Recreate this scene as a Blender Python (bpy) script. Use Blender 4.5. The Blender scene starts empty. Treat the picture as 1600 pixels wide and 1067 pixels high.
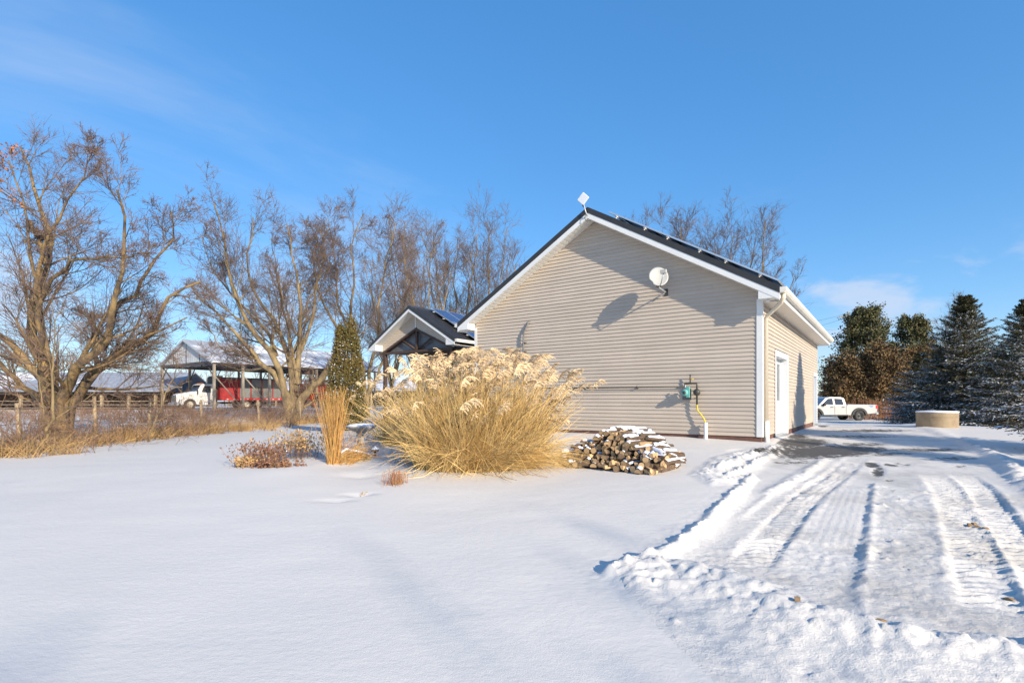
import bpy, math, random
import numpy as np
from mathutils import Vector

# ------------------------------------------------------------------ camera
FPX, CXP, HYP, CAMZ = 816.0, 800.0, 625.0, 1.6      # focal length, centre and horizon in photo pixels
scene = bpy.context.scene
COL = scene.collection
cam_d = bpy.data.cameras.new('camera')
cam = bpy.data.objects.new('camera', cam_d)
COL.objects.link(cam)
cam.location = (0, 0, CAMZ)
cam.rotation_euler = (math.radians(90), 0, 0)
cam_d.sensor_width = 36
cam_d.lens = FPX / 1600 * 36
cam_d.shift_y = (HYP - 533.5) / 1600
cam_d.clip_start = 0.05
cam_d.clip_end = 5000
scene.camera = cam

# ------------------------------------------------------------------ light
SUN_EL = math.radians(23.5)
SUN_XY = np.array([0.571, -0.821]); SUN_XY /= np.linalg.norm(SUN_XY)      # towards the sun
sun_d = bpy.data.lights.new('sun', 'SUN')
sun = bpy.data.objects.new('sun', sun_d)
COL.objects.link(sun)
sun_d.energy = 5.0
sun_d.angle = math.radians(0.5)
sun_d.color = (1.0, 0.88, 0.70)
sun.rotation_euler = Vector((-SUN_XY[0] * math.cos(SUN_EL), -SUN_XY[1] * math.cos(SUN_EL), -math.sin(SUN_EL))).to_track_quat('-Z', 'Y').to_euler()
sun.location = (20, -30, 30)

world = bpy.data.worlds.new('World')
scene.world = world
world.use_nodes = True
wn, wl = world.node_tree.nodes, world.node_tree.links
wn.clear()
w_out = wn.new('ShaderNodeOutputWorld')
w_bg = wn.new('ShaderNodeBackground')
w_bg.inputs['Strength'].default_value = 0.15
sky = wn.new('ShaderNodeTexSky')
sky.sky_type = 'NISHITA'
sky.sun_disc = False
sky.sun_elevation = SUN_EL
sky.sun_rotation = math.atan2(SUN_XY[0], SUN_XY[1])
sky.altitude = 200
sky.air_density = 1.0
sky.dust_density = 0.3
sky.ozone_density = 6.0
w_hsv = wn.new('ShaderNodeHueSaturation')
w_hsv.inputs['Saturation'].default_value = 1.55
w_hsv.inputs['Value'].default_value = 2.12
w_hsv.inputs['Hue'].default_value = 0.508
w_gam = wn.new('ShaderNodeGamma'); w_gam.inputs['Gamma'].default_value = 0.52
wl.new(sky.outputs['Color'], w_gam.inputs['Color'])
wl.new(w_gam.outputs['Color'], w_hsv.inputs['Color'])
# thin cirrus and low cumulus all round the sky
w_tc = wn.new('ShaderNodeTexCoord')
w_sep = wn.new('ShaderNodeSeparateXYZ')
wl.new(w_tc.outputs['Generated'], w_sep.inputs[0])
def wmath(op, a, b=None, clamp=False):
    n = wn.new('ShaderNodeMath'); n.operation = op; n.use_clamp = clamp
    for i, v in enumerate((a, b)):
        if v is None: continue
        if isinstance(v, (int, float)): n.inputs[i].default_value = v
        else: wl.new(v, n.inputs[i])
    return n.outputs[0]
zc = wmath('ADD', wmath('MAXIMUM', w_sep.outputs['Z'], 0.0), 0.12)
comb = wn.new('ShaderNodeCombineXYZ')
wl.new(wmath('DIVIDE', w_sep.outputs['X'], zc), comb.inputs[0])
wl.new(wmath('DIVIDE', w_sep.outputs['Y'], zc), comb.inputs[1])
def wnoise(vec, scale, detail, rough, dist, loc, scl, rotz=0):
    mp = wn.new('ShaderNodeMapping')
    mp.inputs['Location'].default_value = loc; mp.inputs['Scale'].default_value = scl
    mp.inputs['Rotation'].default_value = (0, 0, rotz)
    wl.new(vec, mp.inputs[0])
    n = wn.new('ShaderNodeTexNoise')
    n.inputs['Scale'].default_value = scale; n.inputs['Detail'].default_value = detail
    n.inputs['Roughness'].default_value = rough; n.inputs['Distortion'].default_value = dist
    wl.new(mp.outputs[0], n.inputs['Vector'])
    return n.outputs['Fac']
def wramp(v, lo, hi):
    n = wn.new('ShaderNodeMapRange'); n.interpolation_type = 'SMOOTHSTEP'
    n.inputs['From Min'].default_value = lo; n.inputs['From Max'].default_value = hi
    wl.new(v, n.inputs['Value']); return n.outputs['Result']
CIR, LOW = (0.0, 0.5, 0), (0.0, 0.3, -0.066)      # cloud field offsets
cir = wmath('MULTIPLY', wramp(wnoise(comb.outputs[0], 0.42, 7, 0.6, 0.6, CIR, (0.8, 1.5, 1), 0.9), 0.52, 0.80), 0.6)
low = wmath('MULTIPLY', wramp(wnoise(w_tc.outputs['Generated'], 4.2, 6, 0.55, 0.2, LOW, (1, 1, 2.2)), 0.50, 0.64),
            wmath('MULTIPLY', wramp(w_sep.outputs['Z'], 0.05, 0.14), wmath('SUBTRACT', 1.0, wramp(w_sep.outputs['Z'], 0.18, 0.26))))
fac = wmath('ADD', cir, wmath('MULTIPLY', low, 0.7), True)
w_mix = wn.new('ShaderNodeMix'); w_mix.data_type = 'RGBA'
wl.new(fac, w_mix.inputs['Factor'])
wl.new(w_hsv.outputs['Color'], w_mix.inputs['A'])
w_mix.inputs['B'].default_value = (3.3, 3.75, 4.6, 1)
wl.new(w_mix.outputs['Result'], w_bg.inputs['Color'])
wl.new(w_bg.outputs[0], w_out.inputs[0])

scene.view_settings.view_transform = 'Standard'
scene.view_settings.look = 'None'
scene.view_settings.gamma = 1
scene.view_settings.exposure = 0.44
scene.view_settings.use_curve_mapping = False
scene.render.engine = 'CYCLES'
scene.cycles.max_bounces = 6
scene.cycles.transparent_max_bounces = 8

# ------------------------------------------------------------------ materials
M = {}
def mat(name, col, rough=0.7, col2=None, scale=8.0, bump=0.0, bscale=None, metal=0.0, island=0.0, spec=0.5, contrast=(0.35, 0.65), stretch=(1, 1, 1), coat=0.0, coord='Object'):
    m = bpy.data.materials.new(name); m.use_nodes = True
    n, l = m.node_tree.nodes, m.node_tree.links
    b = n['Principled BSDF']
    b.inputs['Roughness'].default_value = rough
    b.inputs['Metallic'].default_value = metal
    b.inputs['Specular IOR Level'].default_value = spec
    b.inputs['Coat Weight'].default_value = coat
    b.inputs['Base Color'].default_value = (*col, 1)
    tc = n.new('ShaderNodeTexCoord'); mp = n.new('ShaderNodeMapping')
    mp.inputs['Scale'].default_value = stretch
    l.new(tc.outputs[coord], mp.inputs[0])
    out = None
    if col2 is not None:
        t = n.new('ShaderNodeTexNoise'); t.inputs['Scale'].default_value = scale; t.inputs['Detail'].default_value = 6
        t.inputs['Roughness'].default_value = 0.6
        l.new(mp.outputs[0], t.inputs['Vector'])
        r = n.new('ShaderNodeMapRange'); r.inputs['From Min'].default_value = contrast[0]; r.inputs['From Max'].default_value = contrast[1]
        l.new(t.outputs['Fac'], r.inputs['Value'])
        mx = n.new('ShaderNodeMix'); mx.data_type = 'RGBA'
        l.new(r.outputs['Result'], mx.inputs['Factor'])
        mx.inputs['A'].default_value = (*col, 1); mx.inputs['B'].default_value = (*col2, 1)
        out = mx.outputs['Result']
    if island > 0:
        g = n.new('ShaderNodeNewGeometry')
        r2 = n.new('ShaderNodeMapRange'); r2.inputs['To Min'].default_value = 1 - island; r2.inputs['To Max'].default_value = 1 + island
        l.new(g.outputs['Random Per Island'], r2.inputs['Value'])
        hs = n.new('ShaderNodeHueSaturation')
        if out is not None: l.new(out, hs.inputs['Color'])
        else: hs.inputs['Color'].default_value = (*col, 1)
        l.new(r2.outputs['Result'], hs.inputs['Value'])
        out = hs.outputs['Color']
    if out is not None: l.new(out, b.inputs['Base Color'])
    if bump > 0:
        t = n.new('ShaderNodeTexNoise'); t.inputs['Scale'].default_value = bscale or scale * 3; t.inputs['Detail'].default_value = 5
        l.new(mp.outputs[0], t.inputs['Vector'])
        bp = n.new('ShaderNodeBump'); bp.inputs['Strength'].default_value = bump; bp.inputs['Distance'].default_value = 0.02
        l.new(t.outputs['Fac'], bp.inputs['Height']); l.new(bp.outputs['Normal'], b.inputs['Normal'])
    M[name] = m
    return m

mat('siding', (0.545, 0.462, 0.375), 0.55, (0.495, 0.418, 0.34), 1.3, 0.06, 60, contrast=(0.3, 0.7))
def board_tone(name, amt):
    m = M[name]; n, l = m.node_tree.nodes, m.node_tree.links; b = n['Principled BSDF']
    src = b.inputs['Base Color'].links[0].from_socket
    oi = n.new('ShaderNodeObjectInfo'); r = n.new('ShaderNodeMapRange'); r.inputs['To Min'].default_value = 1 - amt; r.inputs['To Max'].default_value = 1 + amt
    l.new(oi.outputs['Random'], r.inputs['Value']); h = n.new('ShaderNodeHueSaturation'); l.new(src, h.inputs['Color']); l.new(r.outputs['Result'], h.inputs['Value'])
    l.new(h.outputs['Color'], b.inputs['Base Color'])
board_tone('siding', 0.045)
mat('white_trim', (0.76, 0.76, 0.74), 0.45, (0.70, 0.70, 0.69), 2.0)
mat('soffit', (0.72, 0.70, 0.64), 0.5, (0.66, 0.64, 0.59), 3.0)
mat('cream_metal', (0.70, 0.62, 0.50), 0.45, (0.66, 0.58, 0.46), 3.0)
mat('gutter_white', (0.76, 0.73, 0.66), 0.4, (0.68, 0.65, 0.58), 3.0)
mat('foundation', (0.17, 0.085, 0.062), 0.8, (0.12, 0.06, 0.045), 5.0, 0.3, 40)
mat('black_roof', (0.028, 0.026, 0.026), 0.42, (0.04, 0.037, 0.036), 4.0, spec=0.5)
mat('brown_timber', (0.085, 0.05, 0.035), 0.7, (0.06, 0.035, 0.025), 6.0, 0.2, 40)
mat('porch_dark', (0.16, 0.16, 0.17), 0.35, (0.10, 0.10, 0.11), 3.0)
mat('glass', (0.02, 0.028, 0.04), 0.06, spec=0.8)
mat('panel_frame', (0.72, 0.73, 0.75), 0.3, metal=0.7)
mat('door_white', (0.74, 0.76, 0.78), 0.45, (0.70, 0.72, 0.75), 2.0)
mat('door_shaded', (0.16, 0.25, 0.33), 0.5, (0.13, 0.21, 0.29), 3.0)  # far white door, its bluish shadow put into the base colour
mat('black_pipe', (0.03, 0.03, 0.028), 0.5, (0.055, 0.05, 0.042), 20.0)
mat('grey_conduit', (0.12, 0.12, 0.125), 0.5, (0.16, 0.16, 0.16), 10.0)
mat('yellow_pipe', (0.75, 0.55, 0.03), 0.5)
mat('pvc', (0.78, 0.78, 0.78), 0.4)
mat('teal', (0.10, 0.36, 0.33), 0.5, (0.16, 0.42, 0.40), 20)
mat('dish', (0.44, 0.44, 0.41), 0.6, (0.40, 0.40, 0.38), 6)
mat('galv', (0.45, 0.46, 0.47), 0.45, (0.36, 0.37, 0.38), 8, metal=0.5)
mat('bark', (0.29, 0.195, 0.085), 0.9, (0.07, 0.052, 0.04), 3.6, 0.7, 22, stretch=(1, 1, 0.5), contrast=(0.38, 0.62))
mat('bark_pale', (0.31, 0.225, 0.11), 0.9, (0.12, 0.088, 0.052), 2.4, 0.6, 16, stretch=(1, 1, 0.5), contrast=(0.38, 0.62))
mat('twig', (0.205, 0.14, 0.10), 0.85, (0.13, 0.092, 0.075), 0.6, island=0.3)
mat('twig_far', (0.21, 0.15, 0.105), 0.85, (0.15, 0.105, 0.085), 0.4, island=0.3)
mat('bud', (0.17, 0.05, 0.04), 0.8, (0.22, 0.075, 0.03), 0.7, island=0.4)
mat('orange_leaf', (0.38, 0.13, 0.03), 0.8, (0.30, 0.11, 0.04), 2, island=0.4)
mat('brush_twig', (0.27, 0.165, 0.10), 0.9, (0.17, 0.10, 0.07), 0.6, island=0.4)
mat('dry_grass', (0.50, 0.335, 0.15), 0.85, (0.40, 0.24, 0.10), 0.9, island=0.35)
mat('blade', (0.65, 0.465, 0.20), 0.75, (0.50, 0.31, 0.10), 2.5, island=0.5)
mat('plume', (0.68, 0.52, 0.325), 0.9, (0.58, 0.42, 0.24), 3.0, island=0.25)
mat('orange_blade', (0.58, 0.335, 0.105), 0.8, (0.44, 0.23, 0.065), 3, island=0.35)
mat('rust_twig', (0.30, 0.12, 0.06), 0.85, (0.42, 0.22, 0.10), 4, island=0.4)
mat('rust_leaf', (0.17, 0.075, 0.05), 0.85, (0.27, 0.15, 0.085), 5, island=0.4)
mat('cedar', (0.095, 0.080, 0.018), 0.8, (0.145, 0.10, 0.022), 2.2, island=0.5)
mat('needle', (0.062, 0.066, 0.032), 0.85, (0.115, 0.10, 0.052), 1.2, island=0.4, spec=0.15)
mat('needle_warm', (0.065, 0.075, 0.028), 0.75, (0.12, 0.105, 0.035), 0.5, island=0.5)
mat('oak_leaf', (0.19, 0.11, 0.042), 0.85, (0.085, 0.062, 0.028), 0.4, island=0.55)
mat('branch_snow', (0.80, 0.82, 0.86), 0.7)
mat('concrete', (0.37, 0.285, 0.18), 0.85, (0.25, 0.185, 0.115), 2.2, 0.3, 30)
mat('bath_stone', (0.42, 0.41, 0.40), 0.8, (0.33, 0.32, 0.31), 8, 0.3, 40)
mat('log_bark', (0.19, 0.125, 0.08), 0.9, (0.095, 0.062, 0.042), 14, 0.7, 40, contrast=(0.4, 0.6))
mat('post_wood', (0.42, 0.32, 0.20), 0.85, (0.30, 0.225, 0.14), 5, 0.4, 30, stretch=(1, 1, 0.2))
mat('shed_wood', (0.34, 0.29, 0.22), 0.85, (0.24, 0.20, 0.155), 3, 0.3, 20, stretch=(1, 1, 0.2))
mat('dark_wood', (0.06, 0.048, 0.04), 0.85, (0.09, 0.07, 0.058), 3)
mat('shed_metal', (0.52, 0.53, 0.54), 0.5, (0.42, 0.43, 0.45), 0.8, metal=0.25)
mat('truck_white', (0.70, 0.69, 0.67), 0.4, (0.55, 0.53, 0.50), 1.2, coat=0.3)
mat('pickup_white', (0.46, 0.445, 0.43), 0.32, (0.40, 0.388, 0.37), 1.0, coat=0.5)
mat('rubber', (0.022, 0.022, 0.022), 0.85, (0.05, 0.047, 0.043), 6)
mat('flare_black', (0.03, 0.03, 0.03), 0.7)
mat('chrome', (0.6, 0.6, 0.6), 0.2, metal=0.9)
mat('rim_cream', (0.55, 0.50, 0.40), 0.5, (0.42, 0.38, 0.30), 6)
mat('rim_dark', (0.06, 0.06, 0.06), 0.4, metal=0.5)
mat('red_paint', (0.56, 0.03, 0.025), 0.5, (0.40, 0.025, 0.02), 1.5)
mat('dark_red', (0.34, 0.022, 0.024), 0.55, (0.25, 0.018, 0.018), 1.5)
mat('orange_red', (0.70, 0.07, 0.02), 0.5, (0.55, 0.05, 0.02), 1.5)
mat('box_grey', (0.20, 0.21, 0.205), 0.5, (0.16, 0.165, 0.16), 1.0)
mat('dark_metal', (0.04, 0.04, 0.042), 0.6, (0.07, 0.065, 0.06), 3)
mat('tail_red', (0.55, 0.02, 0.03), 0.25)
mat('amber', (0.7, 0.25, 0.02), 0.3)
mat('decal_blue', (0.10, 0.22, 0.42), 0.5)
mat('plate', (0.6, 0.62, 0.66), 0.5)
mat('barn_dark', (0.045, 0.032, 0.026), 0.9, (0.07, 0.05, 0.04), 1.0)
mat('rail', (0.42, 0.36, 0.28), 0.8, (0.3, 0.26, 0.2), 2)
mat('pole_wood', (0.36, 0.31, 0.24), 0.85, (0.28, 0.24, 0.18), 3, stretch=(1, 1, 0.2))
mat('wire', (0.20, 0.19, 0.19), 0.6)
mat('tan_stone', (0.50, 0.38, 0.22), 0.85, (0.4, 0.3, 0.17), 8, 0.4, 30)
mat('chip', (0.36, 0.23, 0.12), 0.9, (0.24, 0.15, 0.08), 10)

def node_mat(name):
    m = bpy.data.materials.new(name); m.use_nodes = True
    M[name] = m
    return m, m.node_tree.nodes, m.node_tree.links, m.node_tree.nodes['Principled BSDF']

def ramp_node(n, l, src, lo, hi, smooth=True):
    r = n.new('ShaderNodeMapRange')
    if smooth: r.interpolation_type = 'SMOOTHSTEP'
    r.inputs['From Min'].default_value = lo; r.inputs['From Max'].default_value = hi
    l.new(src, r.inputs['Value'])
    return r.outputs['Result']

def noise_node(n, l, vec, scale, detail=5, rough=0.55):
    t = n.new('ShaderNodeTexNoise'); t.inputs['Scale'].default_value = scale
    t.inputs['Detail'].default_value = detail; t.inputs['Roughness'].default_value = rough
    l.new(vec, t.inputs['Vector']); return t.outputs['Fac']

def mix_rgb(n, l, fac, a, b):
    mx = n.new('ShaderNodeMix'); mx.data_type = 'RGBA'
    if isinstance(fac, float): mx.inputs['Factor'].default_value = fac
    else: l.new(fac, mx.inputs['Factor'])
    for k, v in (('A', a), ('B', b)):
        if isinstance(v, tuple): mx.inputs[k].default_value = (*v, 1)
        else: l.new(v, mx.inputs[k])
    return mx.outputs['Result']

def snow_nodes(n, l, b, bare=False):
    g = n.new('ShaderNodeNewGeometry')
    mp = n.new('ShaderNodeMapping'); mp.inputs['Scale'].default_value = (1.0, 1.6, 1.0); mp.inputs['Rotation'].default_value = (0, 0, 0.35)
    l.new(g.outputs['Position'], mp.inputs[0])
    big = noise_node(n, l, g.outputs['Position'], 0.5, 4)
    col = mix_rgb(n, l, big, (0.665, 0.628, 0.58), (0.71, 0.672, 0.622))
    f1 = noise_node(n, l, mp.outputs[0], 11, 5, 0.62)
    f2 = noise_node(n, l, g.outputs['Position'], 95, 3, 0.6)
    add = n.new('ShaderNodeMath'); add.operation = 'MULTIPLY_ADD'; add.inputs[1].default_value = 0.45
    l.new(f2, add.inputs[0]); l.new(f1, add.inputs[2])
    bp = n.new('ShaderNodeBump'); bp.inputs['Strength'].default_value = 0.32; bp.inputs['Distance'].default_value = 0.018
    l.new(add.outputs[0], bp.inputs['Height'])
    l.new(bp.outputs['Normal'], b.inputs['Normal'])
    if bare:
        f3 = noise_node(n, l, g.outputs['Position'], 34, 6, 0.7)
        a3 = n.new('ShaderNodeMath'); a3.operation = 'MULTIPLY_ADD'; a3.inputs[1].default_value = 1.1
        l.new(f3, a3.inputs[0]); l.new(add.outputs[0], a3.inputs[2]); l.new(a3.outputs[0], bp.inputs['Height'])
        bp.inputs['Strength'].default_value = 0.55
    b.inputs['Roughness'].default_value = 0.6
    b.inputs['Specular IOR Level'].default_value = 0.3
    if bare:
        pk_ = noise_node(n, l, g.outputs['Position'], 1.1, 6, 0.65)
        at0 = n.new('ShaderNodeAttribute'); at0.attribute_name = 'pack'
        pm = n.new('ShaderNodeMath'); pm.operation = 'MULTIPLY'; l.new(ramp_node(n, l, pk_, 0.42, 0.70), pm.inputs[0]); l.new(at0.outputs['Fac'], pm.inputs[1])
        col = mix_rgb(n, l, pm.outputs[0], col, (0.50, 0.47, 0.43))
        at = n.new('ShaderNodeAttribute'); at.attribute_name = 'bare'
        d1 = noise_node(n, l, g.outputs['Position'], 7.0, 7, 0.7)
        s = n.new('ShaderNodeMath'); s.operation = 'ADD'; l.new(at.outputs['Fac'], s.inputs[0]); l.new(d1, s.inputs[1])
        m1 = ramp_node(n, l, s.outputs[0], 0.93, 1.08)
        d2 = noise_node(n, l, g.outputs['Position'], 60, 4, 0.6)
        asp = mix_rgb(n, l, d2, (0.05, 0.046, 0.042), (0.135, 0.12, 0.10))
        col = mix_rgb(n, l, m1, col, asp)
        at2 = n.new('ShaderNodeAttribute'); at2.attribute_name = 'dirt'
        d3 = noise_node(n, l, g.outputs['Position'], 16, 5, 0.7)
        s2 = n.new('ShaderNodeMath'); s2.operation = 'ADD'; l.new(at2.outputs['Fac'], s2.inputs[0]); l.new(d3, s2.inputs[1])
        m2 = ramp_node(n, l, s2.outputs[0], 0.95, 1.25)
        col = mix_rgb(n, l, m2, col, (0.42, 0.29, 0.17))
    l.new(col, b.inputs['Base Color'])

m, n, l, b = node_mat('snow'); snow_nodes(n, l, b)
m, n, l, b = node_mat('drive_snow'); snow_nodes(n, l, b, True)

def roof_snow_mat(name, metal, metal2, lo, hi, scale):
    m, n, l, b = node_mat(name)
    tc = n.new('ShaderNodeTexCoord'); mp = n.new('ShaderNodeMapping'); mp.inputs['Scale'].default_value = (1.0, 0.45, 1.0)
    l.new(tc.outputs['Object'], mp.inputs[0])
    a = noise_node(n, l, mp.outputs[0], scale, 6, 0.6)
    c = noise_node(n, l, tc.outputs['Object'], 2.5, 5, 0.6)
    col = mix_rgb(n, l, ramp_node(n, l, c, 0.35, 0.65), metal, metal2)
    fac = ramp_node(n, l, a, lo, hi)
    l.new(mix_rgb(n, l, fac, col, (0.82, 0.83, 0.86)), b.inputs['Base Color'])
    b.inputs['Roughness'].default_value = 0.5
roof_snow_mat('shed_roof', (0.27, 0.285, 0.32), (0.36, 0.37, 0.40), 0.44, 0.60, 0.45)
roof_snow_mat('barn_roof', (0.22, 0.24, 0.28), (0.33, 0.34, 0.37), 0.60, 0.66, 0.16)

# solar cells: dark blue cells with thin pale grid
m, n, l, b = node_mat('solar_cell')
tc = n.new('ShaderNodeTexCoord')
br = n.new('ShaderNodeTexBrick'); br.offset = 0; br.inputs['Scale'].default_value = 1.0
br.inputs['Brick Width'].default_value = 0.156; br.inputs['Row Height'].default_value = 0.156
br.inputs['Mortar Size'].default_value = 0.006; br.inputs['Mortar Smooth'].default_value = 0.1
br.inputs['Color1'].default_value = (0.012, 0.035, 0.12, 1); br.inputs['Color2'].default_value = (0.016, 0.045, 0.145, 1)
br.inputs['Mortar'].default_value = (0.16, 0.2, 0.3, 1)
l.new(tc.outputs['Object'], br.inputs['Vector']); l.new(br.outputs['Color'], b.inputs['Base Color'])
b.inputs['Roughness'].default_value = 0.12

# sawn log ends with rings
m, n, l, b = node_mat('log_end')
tc = n.new('ShaderNodeTexCoord')
wv = n.new('ShaderNodeTexWave'); wv.wave_type = 'RINGS'; wv.rings_direction = 'Y'; wv.inputs['Scale'].default_value = 28
wv.inputs['Distortion'].default_value = 2.5; wv.inputs['Detail'].default_value = 3
l.new(tc.outputs['Object'], wv.inputs['Vector'])
oi = n.new('ShaderNodeObjectInfo')
c1 = mix_rgb(n, l, wv.outputs['Fac'], (0.50, 0.31, 0.145), (0.60, 0.41, 0.22))
hs = n.new('ShaderNodeHueSaturation'); l.new(c1, hs.inputs['Color'])
r = n.new('ShaderNodeMapRange'); r.inputs['To Min'].default_value = 0.55; r.inputs['To Max'].default_value = 1.2
l.new(oi.outputs['Random'], r.inputs['Value']); l.new(r.outputs['Result'], hs.inputs['Value'])
l.new(hs.outputs['Color'], b.inputs['Base Color']); b.inputs['Roughness'].default_value = 0.85

# ------------------------------------------------------------------ mesh helpers
def link(o, parent=None):
    COL.objects.link(o)
    if parent is not None: o.parent = parent
    return o

def np_mesh(name, V, faces, mats, midx=None, smooth=False):
    """faces: list of (k, n) int arrays"""
    me = bpy.data.meshes.new(name)
    V = np.asarray(V, dtype=np.float32).reshape(-1, 3)
    faces = [np.asarray(f, dtype=np.int32) for f in faces if len(f)]
    me.vertices.add(len(V)); me.vertices.foreach_set('co', V.ravel())
    nl = sum(f.size for f in faces); nf = sum(len(f) for f in faces)
    me.loops.add(nl); me.polygons.add(nf)
    me.loops.foreach_set('vertex_index', np.concatenate([f.ravel() for f in faces]))
    tot = np.concatenate([np.full(len(f), f.shape[1], dtype=np.int32) for f in faces])
    start = np.concatenate([[0], np.cumsum(tot)[:-1]]).astype(np.int32)
    me.polygons.foreach_set('loop_start', start)
    me.polygons.foreach_set('loop_total', tot)
    if smooth: me.polygons.foreach_set('use_smooth', np.ones(nf, dtype=bool))
    for x in (mats if isinstance(mats, (list, tuple)) else [mats]): me.materials.append(M[x])
    if midx is not None: me.polygons.foreach_set('material_index', np.asarray(midx, dtype=np.int32))
    me.update(calc_edges=True); me.validate()
    return me

def np_obj(name, V, faces, mats, parent=None, midx=None, smooth=False):
    return link(bpy.data.objects.new(name, np_mesh(name, V, faces, mats, midx, smooth)), parent)

class MB:
    def __init__(s): s.v = []; s.f = []; s.m = []; s.sm = []
    def add(s, vs, fs, m=0, sm=False):
        o = len(s.v); s.v += [tuple(map(float, p)) for p in vs]
        for f in fs: s.f.append(tuple(i + o for i in f)); s.m.append(m); s.sm.append(sm)
        return s
    def box(s, x0, x1, y0, y1, z0, z1, m=0):
        return s.add([(x0, y0, z0), (x1, y0, z0), (x1, y1, z0), (x0, y1, z0), (x0, y0, z1), (x1, y0, z1), (x1, y1, z1), (x0, y1, z1)],
                     [(0, 3, 2, 1), (4, 5, 6, 7), (0, 1, 5, 4), (1, 2, 6, 5), (2, 3, 7, 6), (3, 0, 4, 7)], m)
    def prism(s, prof, axis, a0, a1, m=0, sm=False):
        """prof: 2D polygon; axis 0: (y,z) along x; 1: (x,z) along y; 2: (x,y) along z"""
        def P(p, a): return ((a, p[0], p[1]), (p[0], a, p[1]), (p[0], p[1], a))[axis]
        n = len(prof)
        vs = [P(p, a0) for p in prof] + [P(p, a1) for p in prof]
        fs = [tuple(range(n)), tuple(range(2 * n - 1, n - 1, -1))]
        s.add(vs, fs, m)
        o = len(s.v) - 2 * n
        for i in range(n):
            j = (i + 1) % n
            s.f.append((o + i, o + n + i, o + n + j, o + j)); s.m.append(m); s.sm.append(sm)
        return s
    def tube(s, pts, r, sides=8, m=0, cap=True):
        pts = [np.array(p, float) for p in pts]; n = len(pts)
        rs = r if isinstance(r, (list, tuple)) else [r] * n
        vs = []
        up = None
        for i, p in enumerate(pts):
            t = pts[min(i + 1, n - 1)] - pts[max(i - 1, 0)]; t = t / (np.linalg.norm(t) + 1e-9)
            if up is None: up = np.array([0, 0, 1.0]) if abs(t[2]) < 0.9 else np.array([1.0, 0, 0])
            a = np.cross(t, up); a /= np.linalg.norm(a) + 1e-9; bb = np.cross(a, t); up = bb
            for k in range(sides):
                an = 2 * math.pi * k / sides
                vs.append(p + rs[i] * (math.cos(an) * a + math.sin(an) * bb))
        fs = []
        for i in range(n - 1):
            for k in range(sides):
                k2 = (k + 1) % sides
                fs.append((i * sides + k, i * sides + k2, (i + 1) * sides + k2, (i + 1) * sides + k))
        s.add(vs, fs, m, True)
        if cap:
            o = len(s.v) - n * sides
            s.f.append(tuple(o + k for k in range(sides - 1, -1, -1))); s.m.append(m); s.sm.append(False)
            s.f.append(tuple(o + (n - 1) * sides + k for k in range(sides))); s.m.append(m); s.sm.append(False)
        return s
    def lathe(s, prof, sides=16, c=(0, 0, 0), axis='z', m=0, sm=True):
        vs = []
        for r, h in prof:
            for k in range(sides):
                an = 2 * math.pi * k / sides
                a, b2 = r * math.cos(an), r * math.sin(an)
                p = {'z': (a, b2, h), 'y': (a, h, b2), 'x': (h, a, b2)}[axis]
                vs.append((c[0] + p[0], c[1] + p[1], c[2] + p[2]))
        fs = []
        for i in range(len(prof) - 1):
            for k in range(sides):
                k2 = (k + 1) % sides
                fs.append((i * sides + k, i * sides + k2, (i + 1) * sides + k2, (i + 1) * sides + k))
        return s.add(vs, fs, m, sm)
    def build(s, name, mats, parent=None, bevel=0):
        me = bpy.data.meshes.new(name)
        me.from_pydata(s.v, [], s.f)
        for x in (mats if isinstance(mats, (list, tuple)) else [mats]): me.materials.append(M[x])
        me.polygons.foreach_set('material_index', s.m)
        me.polygons.foreach_set('use_smooth', s.sm)
        me.update()
        o = link(bpy.data.objects.new(name, me), parent)
        if bevel:
            md = o.modifiers.new('bevel', 'BEVEL'); md.width = bevel; md.segments = 2; md.limit_method = 'ANGLE'
        return o

def empty(name, loc=(0, 0, 0), rz=0.0, parent=None):
    o = bpy.data.objects.new(name, None); o.empty_display_size = 0.2
    o.location = loc; o.rotation_euler = (0, 0, rz)
    return link(o, parent)

def tag(o, label=None, cat=None, group=None, kind=None):
    if label: o['label'] = label
    if cat: o['category'] = cat
    if group: o['group'] = group
    if kind: o['kind'] = kind
    return o

def copy_tree(o, parent=None):
    c = o.copy(); COL.objects.link(c); c.parent = parent
    for ch in list(o.children): copy_tree(ch, c)
    return c

# ------------------------------------------------------------------ noise (numpy)
def _hash(ix, iy, seed):
    h = (ix.astype(np.int64) * 374761393 + iy.astype(np.int64) * 668265263 + seed * 1274126177) & 0xFFFFFFFF
    h = ((h ^ (h >> 13)) * 1274126177) & 0xFFFFFFFF
    return ((h ^ (h >> 16)) & 0xFFFF) / 65535.0
def vnoise(x, y, seed=0):
    ix, iy = np.floor(x), np.floor(y); fx, fy = x - ix, y - iy
    fx = fx * fx * (3 - 2 * fx); fy = fy * fy * (3 - 2 * fy)
    a = _hash(ix, iy, seed); b_ = _hash(ix + 1, iy, seed); c = _hash(ix, iy + 1, seed); d = _hash(ix + 1, iy + 1, seed)
    return (a * (1 - fx) + b_ * fx) * (1 - fy) + (c * (1 - fx) + d * fx) * fy
def fbm(x, y, octv=4, seed=0):
    r, amp, tot = 0, 1.0, 0
    for k in range(octv):
        r = r + amp * vnoise(x * 2 ** k + 17.3 * k, y * 2 ** k - 9.1 * k, seed + k); tot += amp; amp *= 0.5
    return r / tot - 0.5
def sstep(x, lo, hi):
    t = np.clip((x - lo) / (hi - lo), 0, 1); return t * t * (3 - 2 * t)

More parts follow.
